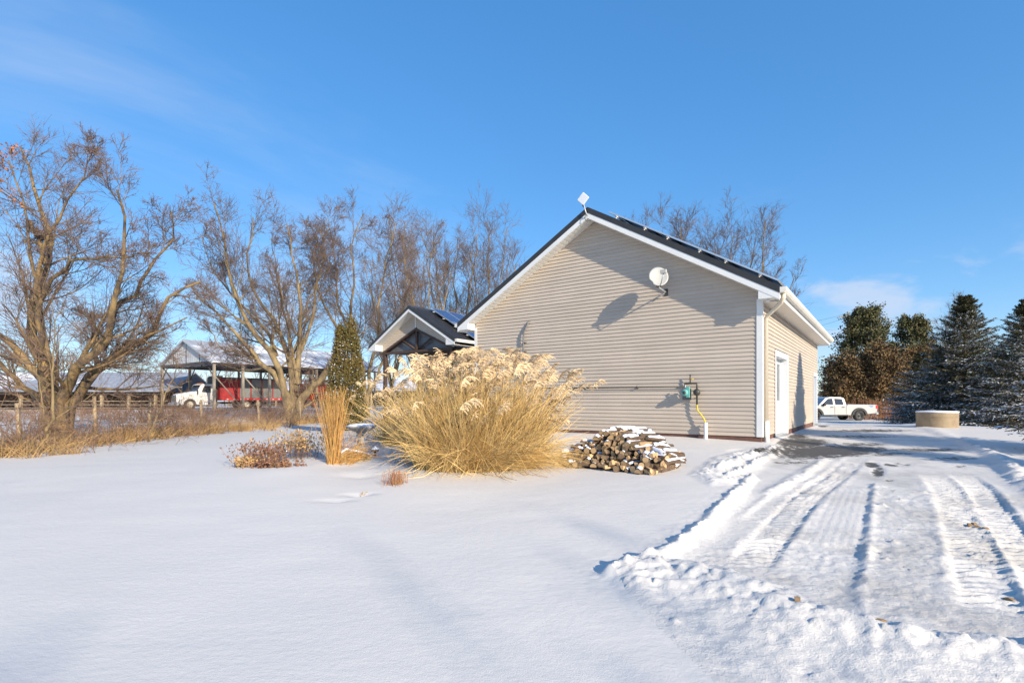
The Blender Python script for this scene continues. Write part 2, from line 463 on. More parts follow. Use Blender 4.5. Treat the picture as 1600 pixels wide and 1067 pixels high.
# ------------------------------------------------------------------ terrain
CTRL = np.array([
    (0, 0, 0.0), (0, 3, 0.04), (-6, 3, 0.02), (-9, 7, 0.10), (-4, 6, 0.13), (4, 3.2, 0.05), (9, 5, 0.12), (12, 2, 0.0),
    (0.8, 8.6, 0.37), (2.4, 8.1, 0.38), (-2, 9.5, 0.36), (5.2, 8.8, 0.40), (8, 9.5, 0.42),
    (5.9, 12.4, 0.60), (1.3, 15.5, 0.64), (-1.2, 17.5, 0.65), (8.9, 16.8, 0.58), (13, 22.3, 0.56), (8.5, 13, 0.53), (11, 16, 0.50),
    (12.6, 12, 0.36), (16.6, 20.2, 0.58), (16, 13, 0.28), (25, 25, 0.25),
    (-4, 13, 0.50), (-7, 18, 0.45), (-12.7, 13, 0.24), (-14.3, 16.3, 0.22), (-10, 25, 0.28), (-20, 20, 0.15),
    (-30, 52, 0.62), (-22, 66, 0.62), (-40, 60, 0.55), (-60, 60, 0.3), (-17, 40, 0.35),
    (26, 43, -0.04), (36, 44, -0.05), (18, 30, 0.32), (28, 60, 0.0), (50, 40, -0.1),
    (-100, 120, 0.3), (100, 120, 0.0), (-100, -20, 0), (100, -20, 0), (0, -40, 0), (0, 200, 0.3), (300, 400, 0), (-300, 400, 0.3)], float)
_c = 4.0
def _phi(d2): return -np.sqrt(d2 + _c * _c)
_A = _phi(((CTRL[:, None, :2] - CTRL[None, :, :2]) ** 2).sum(-1)) + 0.02 * np.eye(len(CTRL)) * -1
_n = len(CTRL)
_S = np.zeros((_n + 1, _n + 1)); _S[:_n, :_n] = _A; _S[:_n, _n] = 1; _S[_n, :_n] = 1
_W = np.linalg.solve(_S, np.append(CTRL[:, 2], 0))
def base_h(x, y):
    x = np.asarray(x, float); y = np.asarray(y, float)
    h = np.full(np.broadcast(x, y).shape, _W[_n])
    for i in range(_n):
        h = h + _W[i] * _phi((x - CTRL[i, 0]) ** 2 + (y - CTRL[i, 1]) ** 2)
    return h
_ys = 1.5 * 1.01 ** np.arange(0, 480)
def G(u, v):
    """point of the ground seen at a photo pixel"""
    a, b_ = (u - CXP) / FPX, (HYP - v) / FPX
    d = CAMZ + b_ * _ys - base_h(a * _ys, _ys)
    k = int(np.argmax(d < 0)) if (d < 0).any() else len(_ys) - 1
    lo, hi = _ys[max(k - 1, 0)], _ys[k]
    for _ in range(20):
        mid = (lo + hi) / 2
        if CAMZ + b_ * mid - float(base_h(a * mid, mid)) < 0: hi = mid
        else: lo = mid
    return np.array([a * hi, hi, float(base_h(a * hi, hi))])
def gz(x, y): return float(base_h(x, y))
def px(u, v, d): return np.array([(u - CXP) / FPX * d, d, CAMZ + (HYP - v) / FPX * d])
def GL(pts): return np.array([G(u, v)[:2] for u, v in pts])

# tensor grid, dense where the ploughed driveway shows its lumps and treads
def lines(parts):
    out = [np.array([parts[0][0]])]
    for a, b_, st in parts:
        k = max(1, int(round((b_ - a) / st))); out.append(np.linspace(a, b_, k + 1)[1:])
    return np.concatenate(out)
def geo(a, b_, st, ratio):
    v = [a]; s = st
    while (v[-1] < b_): v.append(v[-1] + s); s *= ratio
    return np.array(v)
gx = np.concatenate([-geo(16, 900, 0.5, 1.14)[::-1][:-1], lines([(-16, -1, 0.2), (-1, 0.2, 0.05), (0.2, 5.6, 0.023), (5.6, 8.2, 0.04), (8.2, 15, 0.07), (15, 24, 0.22)])[:-1], geo(24, 900, 0.4, 1.14)])
gy = np.concatenate([-geo(0, 60, 0.6, 1.2)[::-1][:-1], lines([(0, 2.2, 0.1), (2.2, 5.4, 0.021), (5.4, 9.0, 0.03), (9.0, 14, 0.05), (14, 24, 0.10), (24, 34, 0.3)])[:-1], geo(34, 1500, 0.5, 1.12)])
XX, YY = np.meshgrid(gx, gy)
ZZ = base_h(XX, YY)
SH = XX.shape

def seg_dist(pl, X, Y):
    """distance to a polyline, signed side (+ = right of travel), length along it"""
    best = np.full(X.shape, 1e9); side = np.zeros(X.shape); along = np.zeros(X.shape); acc = 0.0
    for (x0, y0), (x1, y1) in zip(pl[:-1], pl[1:]):
        dx, dy = x1 - x0, y1 - y0; L = math.hypot(dx, dy)
        t = np.clip(((X - x0) * dx + (Y - y0) * dy) / (L * L), 0, 1)
        ex, ey = X - x0 - t * dx, Y - y0 - t * dy
        d = np.hypot(ex, ey); k = d < best
        best = np.where(k, d, best); side = np.where(k, np.sign(ex * dy - ey * dx), side); along = np.where(k, acc + t * L, along)
        acc += L
    return best, side, along
def inside(poly, X, Y):
    c = np.zeros(X.shape, bool); n_ = len(poly)
    for i in range(n_):
        x0, y0 = poly[i]; x1, y1 = poly[(i + 1) % n_]
        if abs(y1 - y0) < 1e-9: continue
        k = ((y0 > Y) != (y1 > Y)) & (X < (x1 - x0) * (Y - y0) / (y1 - y0) + x0)
        c ^= k
    return c
def feather(poly, X, Y, w):
    d, _, _ = seg_dist(np.vstack([poly, poly[:1]]), X, Y)
    ins = inside(poly, X, Y)
    return sstep(np.where(ins, d, -d), -w * 0.3, w)

# work on the window in front of the camera only
ix0, ix1 = np.searchsorted(gx, -1), np.searchsorted(gx, 20)
iy0, iy1 = np.searchsorted(gy, 1.5), np.searchsorted(gy, 34)
Xw, Yw = XX[iy0:iy1, ix0:ix1], YY[iy0:iy1, ix0:ix1]
Zw = ZZ[iy0:iy1, ix0:ix1]
bare = np.zeros(Xw.shape); dirt = np.zeros(Xw.shape)
rough = fbm(Xw * 9, Yw * 9, 4, 5)
fine = fbm(Xw * 26, Yw * 26, 3, 11)
chunk = np.abs(fbm(Xw * 6, Yw * 6, 4, 31))

# cleared drive is a little lower than the untouched lawn
drive_poly = GL([(958, 900), (1030, 872), (1098, 822), (1150, 768), (1120, 742), (1165, 706), (1205, 696), (1240, 676), (1283, 662), (1300, 656), (1380, 656), (1440, 668), (1510, 692), (1580, 735), (1700, 800), (1900, 1000), (1800, 1400), (1250, 1400), (1120, 1067), (1010, 962)])
fdrive = feather(drive_poly, Xw, Yw, 0.25)
near_fac = 1 - sstep(Yw, 9.0, 12.0)
Zw -= 0.055 * fdrive * near_fac
Zw -= 0.03 * fdrive * (1 - near_fac)

# ploughed edge ridge
pl = GL([(1175, 742), (1152, 768), (1098, 824), (1030, 872), (955, 899)])
d, sd, al = seg_dist(pl, Xw, Yw)
Zw += np.exp(-(d / (0.065 + 0.05 * rough)) ** 2) * (0.065 + 0.10 * rough) + np.exp(-(d / 0.3) ** 2) * 0.02 * fine
# lumpy heap pushed up in the foreground
heap = GL([(948, 898), (1010, 872), (1130, 884), (1230, 918), (1330, 962), (1440, 985), (1620, 1000), (1900, 1040), (1900, 1500), (1200, 1400), (1130, 1075), (1060, 1010), (990, 950)])
fh = feather(heap, Xw, Yw, 0.22)
crest, _s, _a = seg_dist(GL([(952, 898), (1040, 898), (1130, 918), (1250, 955), (1400, 990), (1620, 1015), (1900, 1060)]), Xw, Yw)
ck = np.exp(-(crest / 0.34) ** 2)
Zw += fh * (0.05 + 0.10 * ck + (0.03 + 0.05 * ck) * rough + (0.010 + 0.022 * ck) * fine + 0.05 * fbm(Xw * 1.3, Yw * 1.3, 2, 71))
dirt += fh * 0.12
# loose rough snow right of the step, and over the middle ground
loose = GL([(1362, 752), (1470, 765), (1640, 782), (1900, 850), (1900, 1050), (1440, 995), (1335, 965), (1345, 850)])
fl = feather(loose, Xw, Yw, 0.07)
Zw += fl * (0.028 + 0.022 * rough + 0.018 * fine)
mid = GL([(1100, 850), (1180, 835), (1350, 850), (1350, 960), (1230, 915), (1130, 885), (1040, 870)])
fm = feather(mid, Xw, Yw, 0.2)
Zw += fm * (0.022 * rough + 0.02 * fine)
scr = GL([(1268, 752), (1362, 757), (1350, 850), (1180, 838)])
fs_ = feather(scr, Xw + 0.25 * rough, Yw + 0.35 * rough, 0.12)
Zw += fs_ * (0.018 + 0.006 * fine)
# blade scrape lines
dl, sl, al = seg_dist(GL([(1275, 755), (1205, 850)]), Xw, Yw)
Zw += fs_ * 0.0022 * np.sin(dl * 2 * math.pi / 0.075 + 3 * fbm(al * 0.5, dl * 3, 2, 3)) * (dl < 1.0)
# clumps by the lawn edge near the house
cl = GL([(1075, 742), (1110, 716), (1165, 700), (1235, 692), (1200, 720), (1160, 752), (1110, 760)])
fc = feather(cl, Xw, Yw, 0.2)
Zw += fc * (0.03 + 0.07 * np.clip(chunk, 0, 0.3) + 0.06 * rough + 0.02 * fine)
for pts, hgt, wd in (([(1238, 694), (1190, 716), (1140, 742)], 0.05, 0.07), ([(1210, 698), (1165, 715), (1120, 735)], 0.05, 0.08), ([(1290, 715), (1240, 742), (1200, 765)], 0.035, 0.10),
                     ([(1500, 690), (1545, 706), (1600, 752), (1700, 810)], 0.06, 0.16), ([(1510, 692), (1470, 676), (1400, 662)], 0.03, 0.25), ([(1365, 752), (1358, 830), (1336, 945)], 0.018, 0.05)):
    d, sd, al = seg_dist(GL(pts), Xw, Yw)
    Zw += np.exp(-(d / wd) ** 2) * (hgt + 2.0 * hgt * rough)
# tractor treads
def tread(pts, width, depth, pitch, lug):
    global Zw
    d, sd, al = seg_dist(GL(pts), Xw, Yw)
    q = d * sd
    end = sstep(al, 0.2, 1.6) * sstep(-al, -(al.max() - 1e-6), -(al.max() - 0.5))
    prof = 1 - sstep(d, width * 0.42, width * 0.54)
    rim = np.exp(-((d - width * 0.62) / 0.045) ** 2)
    ph = (Yw + 0.16 * Xw + 0.25 * d) / pitch
    saw = ph - np.floor(ph)
    lugs = sstep(saw, 0.15, 0.3) * (1 - sstep(saw, 0.62, 0.92)) * (0.35 + 0.65 * sstep(fbm(Xw * 2.3, Yw * 2.3, 2, 57), -0.22, 0.02))
    Zw = Zw + (-depth * prof + prof * lug * lugs * (0.8 + 0.6 * rough) + rim * (0.008 + 0.035 * rough)) * end
tread([(1350, 706), (1300, 742), (1262, 770), (1205, 832), (1160, 882)], 0.36, 0.032, 0.105, 0.040)
tread([(1318, 706), (1272, 742), (1228, 766), (1170, 815)], 0.28, 0.02, 0.11, 0.028)
tread([(1452, 728), (1478, 757), (1500, 800), (1530, 880), (1560, 960)], 0.40, 0.036, 0.115, 0.042)
tread([(1490, 728), (1530, 757), (1568, 812), (1640, 905), (1700, 990)], 0.36, 0.050, 0.115, 0.042)
# thrown lumps
rng = np.random.default_rng(7)
gxw, gyw = gx[ix0:ix1], gy[iy0:iy1]
patchy = sstep(fbm(Xw * 1.7, Yw * 1.7, 3, 91), -0.06, 0.22)
dens = np.clip(fh * (0.10 + 0.9 * ck) * (0.25 + patchy) + fl * 0.45 * patchy + fm * 0.35 * patchy + fc * 0.6, 0, 1)
for _ in range(16000):
    cx, cy = rng.uniform(0.2, 8.2), rng.uniform(2.2, 12.0)
    i, j = np.searchsorted(gyw, cy), np.searchsorted(gxw, cx)
    if i >= len(gyw) - 1 or j >= len(gxw) - 1 or rng.random() > dens[i, j]: continue
    r_ = min(rng.gamma(1.2, 0.008) + 0.015, 0.055)
    a0, a1 = np.searchsorted(gyw, [cy - 1.5 * r_, cy + 1.5 * r_]); b0, b1 = np.searchsorted(gxw, [cx - 1.5 * r_, cx + 1.5 * r_])
    if a1 - a0 < 2 or b1 - b0 < 2: continue
    th = rng.uniform(0, 3.14); el = rng.uniform(0.6, 1.0)
    ex, ey = Xw[a0:a1, b0:b1] - cx, Yw[a0:a1, b0:b1] - cy
    p, q = (ex * math.cos(th) + ey * math.sin(th)) / r_, (-ex * math.sin(th) + ey * math.cos(th)) / (r_ * el)
    e = np.maximum(np.abs(p), np.abs(q)) * 0.2 + np.hypot(p, q) * 0.85
    Zw[a0:a1, b0:b1] += np.clip(1 - e ** 2, 0, 1) * r_ * rng.uniform(0.3, 0.8)
# bare asphalt and dirt
def blot(arr, u, v, ru, rv, amt):
    c = G(u, v); e1 = G(u + ru, v) - c; e2 = G(u, v - rv) - c
    A = np.linalg.inv(np.array([[e1[0], e2[0]], [e1[1], e2[1]]]))
    p = A[0, 0] * (Xw - c[0]) + A[0, 1] * (Yw - c[1]); q = A[1, 0] * (Xw - c[0]) + A[1, 1] * (Yw - c[1])
    np.maximum(arr, amt * np.exp(-(p * p + q * q) ** 1.5), out=arr)
for a in ((1300, 700, 125, 9, 0.70), (1255, 688, 55, 8, 0.70), (1390, 706, 70, 4, 0.55), (1450, 700, 95, 4, 0.58), (1340, 680, 100, 4, 0.54), (1245, 680, 26, 6, 0.64), (1345, 692, 60, 4, 0.58), (1350, 671, 110, 3, 0.6), (1170, 704, 45, 5, 0.68), (1300, 708, 40, 3, 0.58), (1372, 732, 14, 10, 0.64),
          (1362, 722, 18, 5, 0.68), (1390, 745, 12, 3, 0.5), (1400, 722, 45, 4, 0.54), (1500, 725, 22, 3, 0.5), (1240, 718, 60, 5, 0.5), (1490, 713, 70, 4, 0.53), (1520, 767, 26, 3, 0.5), (1285, 664, 14, 2, 0.6)):
    blot(bare, *a)
for a in ((1520, 815, 26, 5, 0.55), (1245, 958, 16, 10, 0.5), (1360, 975, 18, 6, 0.5), (1575, 925, 16, 8, 0.5), (1565, 960, 20, 7, 0.5), (1200, 795, 20, 6, 0.3), (1290, 955, 60, 12, 0.36), (1100, 745, 20, 4, 0.4), (1455, 942, 30, 8, 0.3)):
    blot(dirt, *a)
Zw -= 0.02 * sstep(bare, 0.35, 0.6)
ZZ[iy0:iy1, ix0:ix1] = Zw
# gentle wind ripples and dips over the lawn
ZZ += 0.03 * fbm(XX * 0.5, YY * 0.5, 3, 41) * (np.abs(XX) < 60) + 0.012 * fbm(XX * 1.6, YY * 2.6, 3, 43) * (np.abs(XX) < 30)
for u, v, r_, h_ in ((550, 724, 0.5, -0.05), (565, 742, 0.25, -0.05), (520, 782, 0.10, -0.06), (565, 773, 0.09, -0.06), (440, 735, 0.6, 0.03), (650, 760, 0.9, 0.03), (380, 725, 0.08, -0.05), (372, 727, 0.06, -0.05), (705, 770, 0.8, 0.02)):
    c = G(u, v); ZZ += h_ * np.exp(-((XX - c[0]) ** 2 + (YY - c[1]) ** 2) / (r_ * r_))

ny_, nx_ = SH
idx = np.arange(ny_ * nx_).reshape(SH)
quads = np.stack([idx[:-1, :-1], idx[:-1, 1:], idx[1:, 1:], idx[1:, :-1]], -1).reshape(-1, 4)
V = np.stack([XX, YY, ZZ], -1).reshape(-1, 3)
ctr = V[quads].mean(1)
isd = np.zeros(len(quads), bool)
w_ = (ctr[:, 0] > -1) & (ctr[:, 0] < 20) & (ctr[:, 1] > -3) & (ctr[:, 1] < 34)
isd[w_] = inside(drive_poly, ctr[w_, 0], ctr[w_, 1])
def sub_mesh(name, q, m):
    used, inv = np.unique(q, return_inverse=True)
    o = np_obj(name, V[used], [inv.reshape(-1, 4)], m, smooth=True)
    return o, used
ground, _u = sub_mesh('ground', quads[~isd], 'snow')
tag(ground, kind='structure')
driveway, used = sub_mesh('driveway', quads[isd], 'drive_snow')
tag(driveway, kind='structure')
full_b = np.zeros(SH); full_b[iy0:iy1, ix0:ix1] = bare
full_d = np.zeros(SH); full_d[iy0:iy1, ix0:ix1] = dirt
full_p = np.zeros(SH); full_p[iy0:iy1, ix0:ix1] = feather(drive_poly, Xw, Yw, 0.7) * (1 - 0.9 * fh) * (1 - np.exp(-(seg_dist(pl, Xw, Yw)[0] / 0.4) ** 2))
for nm, arr in (('bare', full_b), ('dirt', full_d), ('pack', full_p)):
    at = driveway.data.attributes.new(nm, 'FLOAT', 'POINT')
    at.data.foreach_set('value', arr.ravel()[used].astype(np.float32))
def hz(x, y):
    """height of the finished ground"""
    i = min(max(int(np.searchsorted(gy, y)), 1), len(gy) - 1); j = min(max(int(np.searchsorted(gx, x)), 1), len(gx) - 1)
    fy = (y - gy[i - 1]) / (gy[i] - gy[i - 1]); fx = (x - gx[j - 1]) / (gx[j] - gx[j - 1])
    return float((ZZ[i - 1, j - 1] * (1 - fx) + ZZ[i - 1, j] * fx) * (1 - fy) + (ZZ[i, j - 1] * (1 - fx) + ZZ[i, j] * fx) * fy)
def GH(u, v):
    p = G(u, v); return np.array([p[0], p[1], hz(p[0], p[1])])

# ------------------------------------------------------------------ house
RZ = math.atan2(-0.5842, 0.8116)
gv = np.array([-0.8116, 0.5842]); sv = np.array([0.5842, 0.8116])
HC = np.array([5.926, 12.4]); HZ = 0.6
def hw(x, y, z=0.0):
    p = HC - gv * x + sv * y
    return (p[0], p[1], HZ + z)
def wall_x(u):
    a = (u - CXP) / FPX
    return -(HC[0] - a * HC[1]) / (0.8116 + a * 0.5842)
def wall_xz(u, v, off=0.0):
    """house-local x and z of a photo pixel on the gable wall"""
    x = wall_x(u); dep = HC[1] - 0.5842 * x
    return x, CAMZ + (HYP - v) / FPX * dep - HZ

house = tag(empty('house', hw(0, 0), RZ), 'large beige vinyl sided building with black metal roof and wide gable wall', 'building')
W_, XM, L_ = 8.81, -4.405, 12.0
ROOF_TIP, ROOF_TOP, SL = 3.60, 6.40, 0.5815
def rt(x): return ROOF_TOP - SL * abs(x - XM)
# solid core behind the cladding
MB().prism([(-W_ + 0.01, 0.0), (-0.2, 0.0), (-0.2, rt(-0.2) - 0.3), (XM, ROOF_TOP - 0.3), (-W_ + 0.01, rt(-W_) - 0.3)], 1, 0.02, L_ - 0.02).build('wall_core', 'siding', house)
gable = MB().box(-W_, -0.0, 0.006, 0.02, 0.1, 3.4).build('gable_wall', 'siding', house)
CH = 0.1016
def course(name, pts_b, pts_t, par, depth=0.023):
    """a lapped siding board: outer face leans out at the foot. pts: (x0,x1) bottom and top, z0, z1"""
    (x0, x1, z0), (a0, a1, z1) = pts_b, pts_t
    v_ = [(x0, -depth, z0), (x1, -depth, z0), (a1, -0.002, z1), (a0, -0.002, z1), (x0, 0.004, z0), (x1, 0.004, z0), (a1, 0.004, z1), (a0, 0.004, z1)]
    return MB().add(v_, [(0, 1, 2, 3), (0, 4, 5, 1), (1, 5, 6, 2), (2, 6, 7, 3), (3, 7, 4, 0), (5, 4, 7, 6)]).build(name, 'siding', par)
z = 0.13
while z < ROOF_TOP - 0.42:
    z1 = z + CH
    def rng_x(zz):
        half = min(W_ / 2, (ROOF_TOP - 0.29 - zz) / SL)
        return XM - half, XM + half
    b0, b1 = rng_x(z); t0, t1 = rng_x(z1)
    if t1 > t0:
        cutx = [q for q in (b0 + (3.66 * (0.25 + 0.37 * ((int(round(z / CH)) * 7) % 5) / 2.0)), ) if b0 + 0.4 < q < b1 - 0.4]
        if cutx and cutx[0] + 3.66 < b1 - 0.4: cutx.append(cutx[0] + 3.66)
        ed = [(b0, t0)] + [(q, q) for q in cutx] + [(b1, t1)]
        for k_ in range(len(ed) - 1):
            pr_ = 0.0012 * (k_ % 2)
            course('siding_board', (ed[k_][0], ed[k_ + 1][0] - (0.0015 if k_ < len(ed) - 2 else 0), z), (ed[k_][1], ed[k_ + 1][1] - (0.0015 if k_ < len(ed) - 2 else 0), z1), gable, 0.023 + pr_)
    z = z1
OPEN = [(1.75, 3.78, 2.27), (10.45, 11.62, 2.06)]
side = MB().box(-0.2, -0.03, 0.02, 0.05, 0.1, 3.4).build('side_wall', 'siding', house)
z = 0.13
while z < 3.36:
    z1 = z + CH
    cuts = [0.0]
    for a, c, top in OPEN:
        if z < top: cuts += [a, c]
    cuts.append(L_)
    for k in range(0, len(cuts), 2):
        y0, y1 = cuts[k], cuts[k + 1]
        v_ = [(0.022, y0, z), (0.022, y1, z), (0.002, y1, z1), (0.002, y0, z1), (-0.2, y0, z), (-0.2, y1, z), (-0.2, y1, z1), (-0.2, y0, z1)]
        MB().add(v_, [(0, 1, 2, 3), (0, 4, 5, 1), (1, 5, 6, 2), (2, 6, 7, 3), (3, 7, 4, 0), (5, 4, 7, 6)]).build('siding_board', 'siding', side)
    z = z1
fb = MB().box(-W_ + 0.02, 0.0, 0.0, 0.03, -0.5, 0.128)
fb.box(-0.2, -0.003, 0.03, 1.75, -0.5, 0.128).box(-0.2, -0.003, 3.78, 10.45, -0.5, 0.128).box(-0.2, -0.003, 11.62, L_, -0.5, 0.128)
fb.build('foundation', 'foundation', house)
# corner posts
ct = MB().box(-0.105, 0.032, -0.032, -0.0245, 0.12, 3.4).box(0.0245, 0.032, -0.0245, 0.105, 0.12, 3.4)
ct.build('corner_trim', 'white_trim', house)
MB().box(-W_ - 0.02, -W_ + 0.09, -0.032, -0.0245, 0.12, 3.4).box(-W_ - 0.02, -W_, -0.0245, 0.1, 0.12, 3.4).build('corner_trim', 'white_trim', house)
# roof
XT = 0.45
YO = -0.39
def band(mb, t0, t1, y0, y1, xa=XM, xb=XT, sides=(1, -1)):
    for s_ in sides:
        p = [(xa, ROOF_TOP - t0), (xb, rt(xb) - t0), (xb, rt(xb) - t1), (xa, ROOF_TOP - t1)]
        if s_ < 0: p = [(2 * XM - q[0], q[1]) for q in p]
        mb.prism(p, 1, y0, y1)
    return mb
roof = band(MB(), 0.0, 0.12, YO + 0.01, L_ + 0.39).build('roof', 'black_roof', house)
band(MB(), -0.012, 0.15, YO - 0.02, YO + 0.006).build('rake_trim', 'black_roof', roof)
band(MB(), 0.152, 0.30, YO - 0.012, YO + 0.012).build('fascia', 'white_trim', house)
band(MB(), 0.122, 0.15, YO + 0.012, L_ + 0.38).build('roof_deck', 'soffit', roof)
sf = band(MB(), 0.285, 0.298, YO + 0.013, 0.0, xb=0.0)
sof = sf.build('rake_soffit', 'soffit', house)
# soffit battens on the lit left rake
for k in range(34):
    xa = 2 * XM - (XM + 0.12 + k * 0.128)
    MB().prism([(xa, rt(xa) - 0.299), (xa + 0.09, rt(xa + 0.09) - 0.299), (xa + 0.09, rt(xa + 0.09) - 0.306), (xa, rt(xa) - 0.306)], 1, YO + 0.02, -0.018).build('soffit_panel', 'soffit', sof)
for s_ in (1, -1):
    f = (lambda q: q) if s_ > 0 else (lambda q: 2 * XM - q)
    MB().prism([(f(0.0), 3.335), (f(0.43), 3.335), (f(0.43), rt(0.43) - 0.302), (f(0.0), rt(0.0) - 0.302)], 1, YO - 0.006, -0.024).build('eave_box', 'white_trim', house)
    x0, x1 = sorted((f(0.0), f(0.425)))
    MB().box(x0, x1, -0.022, L_ + 0.36, 3.32, 3.334).build('eave_soffit', 'soffit', house)
    x0, x1 = sorted((f(0.425), f(0.445)))
    MB().box(x0, x1, -0.37, L_ + 0.37, 3.32, 3.56).build('eave_fascia', 'white_trim', house)
    g_ = MB().prism([(f(0.447), 3.56), (f(0.457), 3.56), (f(0.457), 3.445), (f(0.535), 3.445), (f(0.565), 3.50), (f(0.565), 3.555), (f(0.58), 3.565), (f(0.58), 3.545), (f(0.575), 3.49), (f(0.54), 3.435), (f(0.447), 3.435)], 1, -0.40, L_ + 0.40)
    g_.prism([(f(0.457), 3.56), (f(0.457), 3.447), (f(0.535), 3.447), (f(0.565), 3.50), (f(0.565), 3.555)], 1, -0.40, -0.385)
    gt = g_.build('gutter', 'gutter_white', house)
    # snow lying on the roof edge along the gutter
for k in range(16):
    MB().box(0.447, 0.582, 0.1 + k * 0.78, 0.13 + k * 0.78, 3.562, 3.57).build('gutter_hanger', 'cream_metal', gt if False else house)
# downspout
ds = MB()
def rect_tube(mb, pts, w, h):
    n0 = len(pts)
    mb.tube(pts, w, 4)
rect_tube(ds, [(0.50, -0.22, 3.44), (0.50, -0.22, 3.33), (0.44, -0.16, 3.24), (0.12, 0.12, 3.02), (0.075, 0.15, 2.94), (0.075, 0.15, 0.45)], 0.048, 0.04)
ds.build('downspout', 'cream_metal', house)
MB().tube([(0.085, 0.15, 0.50), (0.085, 0.15, -0.12)], 0.062, 4).build('downspout_boot', 'white_trim', house)
# soffit light by the corner
MB().lathe([(0.0, 3.27), (0.045, 3.275), (0.05, 3.31), (0.0, 3.32)], 12, (0.17, -0.2, 0)).build('soffit_lamp', 'white_trim', house)

def side_door(y0, y1, top, leafs, mt, glass_rng):
    fr = MB().box(-0.2, 0.03, y0, y0 + 0.075, -0.02, top).box(-0.2, 0.03, y1 - 0.075, y1, -0.02, top).box(-0.2, 0.03, y0 + 0.075, y1 - 0.075, top - 0.09, top)
    fr.box(0.024, 0.040, y0 - 0.07, y0 - 0.002, -0.02, top + 0.06).box(0.024, 0.040, y1 + 0.002, y1 + 0.07, -0.02, top + 0.06).box(0.024, 0.040, y0 - 0.002, y1 + 0.002, top + 0.002, top + 0.06)
    MB().box(-0.19, 0.06, y0 + 0.075, y1 - 0.075, -0.05, 0.03).build('door_sill', 'galv', house)
    d_ = MB(); wdt = (y1 - y0 - 0.154) / leafs
    door = MB()
    fr.build('door_frame', 'door_white', house)
    for k in range(leafs):
        a = y0 + 0.077 + k * wdt + 0.003; c = a + wdt - 0.006
        dr = MB().box(-0.2, -0.155, a, c, 0.035, top - 0.095).build('door', mt, house)
        pz = [(0.18, 0.50), (0.55, 0.82)] if glass_rng else [(0.2, 0.9), (1.0, 1.9)]
        for p0, p1 in pz:
            MB().box(-0.155, -0.145, a + 0.14, c - 0.14, p0, p1).build('door_panel', mt, dr)
        if glass_rng:
            MB().box(-0.154, -0.142, a + 0.18, c - 0.18, glass_rng[0], glass_rng[1]).build('glazing_bead', 'door_white', dr)
            MB().box(-0.15, -0.138, a + 0.22, c - 0.22, glass_rng[0] + 0.04, glass_rng[1] - 0.04).build('pane', 'glass', dr)
        hy = c - 0.07 if k == 0 else a + 0.07
        MB().tube([(-0.155, hy, 1.0), (-0.10, hy, 1.0), (-0.095, hy + 0.1, 1.0)], 0.012, 6).build('handle', 'galv', dr)
side_door(1.75, 3.78, 2.27, 2, 'door_white', (0.95, 2.08))
side_door(10.45, 11.62, 2.06, 1, 'door_shaded', None)

def frame_axes(o, ex, ey, ez):
    from mathutils import Matrix
    o.rotation_euler = Matrix(((ex[0], ey[0], ez[0]), (ex[1], ey[1], ez[1]), (ex[2], ey[2], ez[2]))).to_euler()
def solar_panel(parent, origin, ex, ey, w, h):
    ex, ey = np.array(ex, float), np.array(ey, float); ez = np.cross(ex, ey)
    p = MB().box(0.02, w - 0.02, 0.02, h - 0.02, 0.0, 0.034).build('solar_panel', 'solar_cell', parent)
    p.location = origin; frame_axes(p, ex, ey, ez)
    MB().box(0, w, 0, 0.022, 0, 0.04).box(0, w, h - 0.022, h, 0, 0.04).box(0, 0.022, 0.022, h - 0.022, 0, 0.04).box(w - 0.022, w, 0.022, h - 0.022, 0, 0.04).build('frame', 'panel_frame', p)
    return p
CS, SN = 1 / math.hypot(1, SL), SL / math.hypot(1, SL)
def on_roof(y, d, up, top=ROOF_TOP, xm=XM): return (xm + d * CS + up * SN, y, top - d * SN + up * CS)
for r_ in range(3):
    for c in range(2):
        # ex runs down the slope, ey back along the ridge
        solar_panel(house, on_roof(0.05 + c * 1.02, 0.42 + r_ * 1.67, 0.13), (CS, 0, -SN), (0, 1, 0), 1.65, 1.0)
for d_ in (0.75, 1.7, 2.42, 3.37, 4.1, 5.0):
    p0, p1 = np.array(on_roof(-0.06, d_, 0.10)), np.array(on_roof(2.1, d_, 0.10))
    MB().tube([p0, p1], 0.028, 4).build('mounting_rail', 'galv', house)
    MB().tube([on_roof(0.0, d_, -0.005), on_roof(0.0, d_, 0.1)], 0.022, 6).build('rail_foot', 'cream_metal', house)

# ------------------------------------------------------------------ porch wing of the house behind
pw = tag(empty('porch_wing', hw(-14.58, 2.37), RZ), 'small gabled porch wing with timber truss behind the tall grass', 'building')
PT, PS, PA = 5.11, 0.60, 2.68
def prt(x): return PT - PS * abs(x)
def pband(t0, t1, y0, y1, xb=PA, xa=0.0, sides=(1, -1)):
    mb = MB()
    for s_ in sides:
        p = [(s_ * xa, prt(xa) - t0), (s_ * xb, prt(xb) - t0), (s_ * xb, prt(xb) - t1), (s_ * xa, prt(xa) - t1)]
        mb.prism(p, 1, y0, y1)
    return mb
proof = pband(0, 0.10, 0.01, 10.0).build('roof', 'black_roof', pw)
pband(-0.012, 0.12, -0.015, 0.008).build('rake_trim', 'black_roof', proof)
pband(0.122, 0.24, -0.006, 0.016).build('fascia', 'white_trim', pw)
pband(0.225, 0.238, 0.017, 0.44, xb=2.3).build('rake_soffit', 'soffit', pw)
cps, sps = 1 / math.hypot(1, PS), PS / math.hypot(1, PS)
for k in range(28):
    y = 0.1 + k * 0.23
    MB().prism([(0.02, prt(0.02) + 0.0), (0.02, prt(0.02) + 0.025), (PA, prt(PA) + 0.025), (PA, prt(PA))], 1, y, y + 0.03).build('roof_rib', 'black_roof', proof)
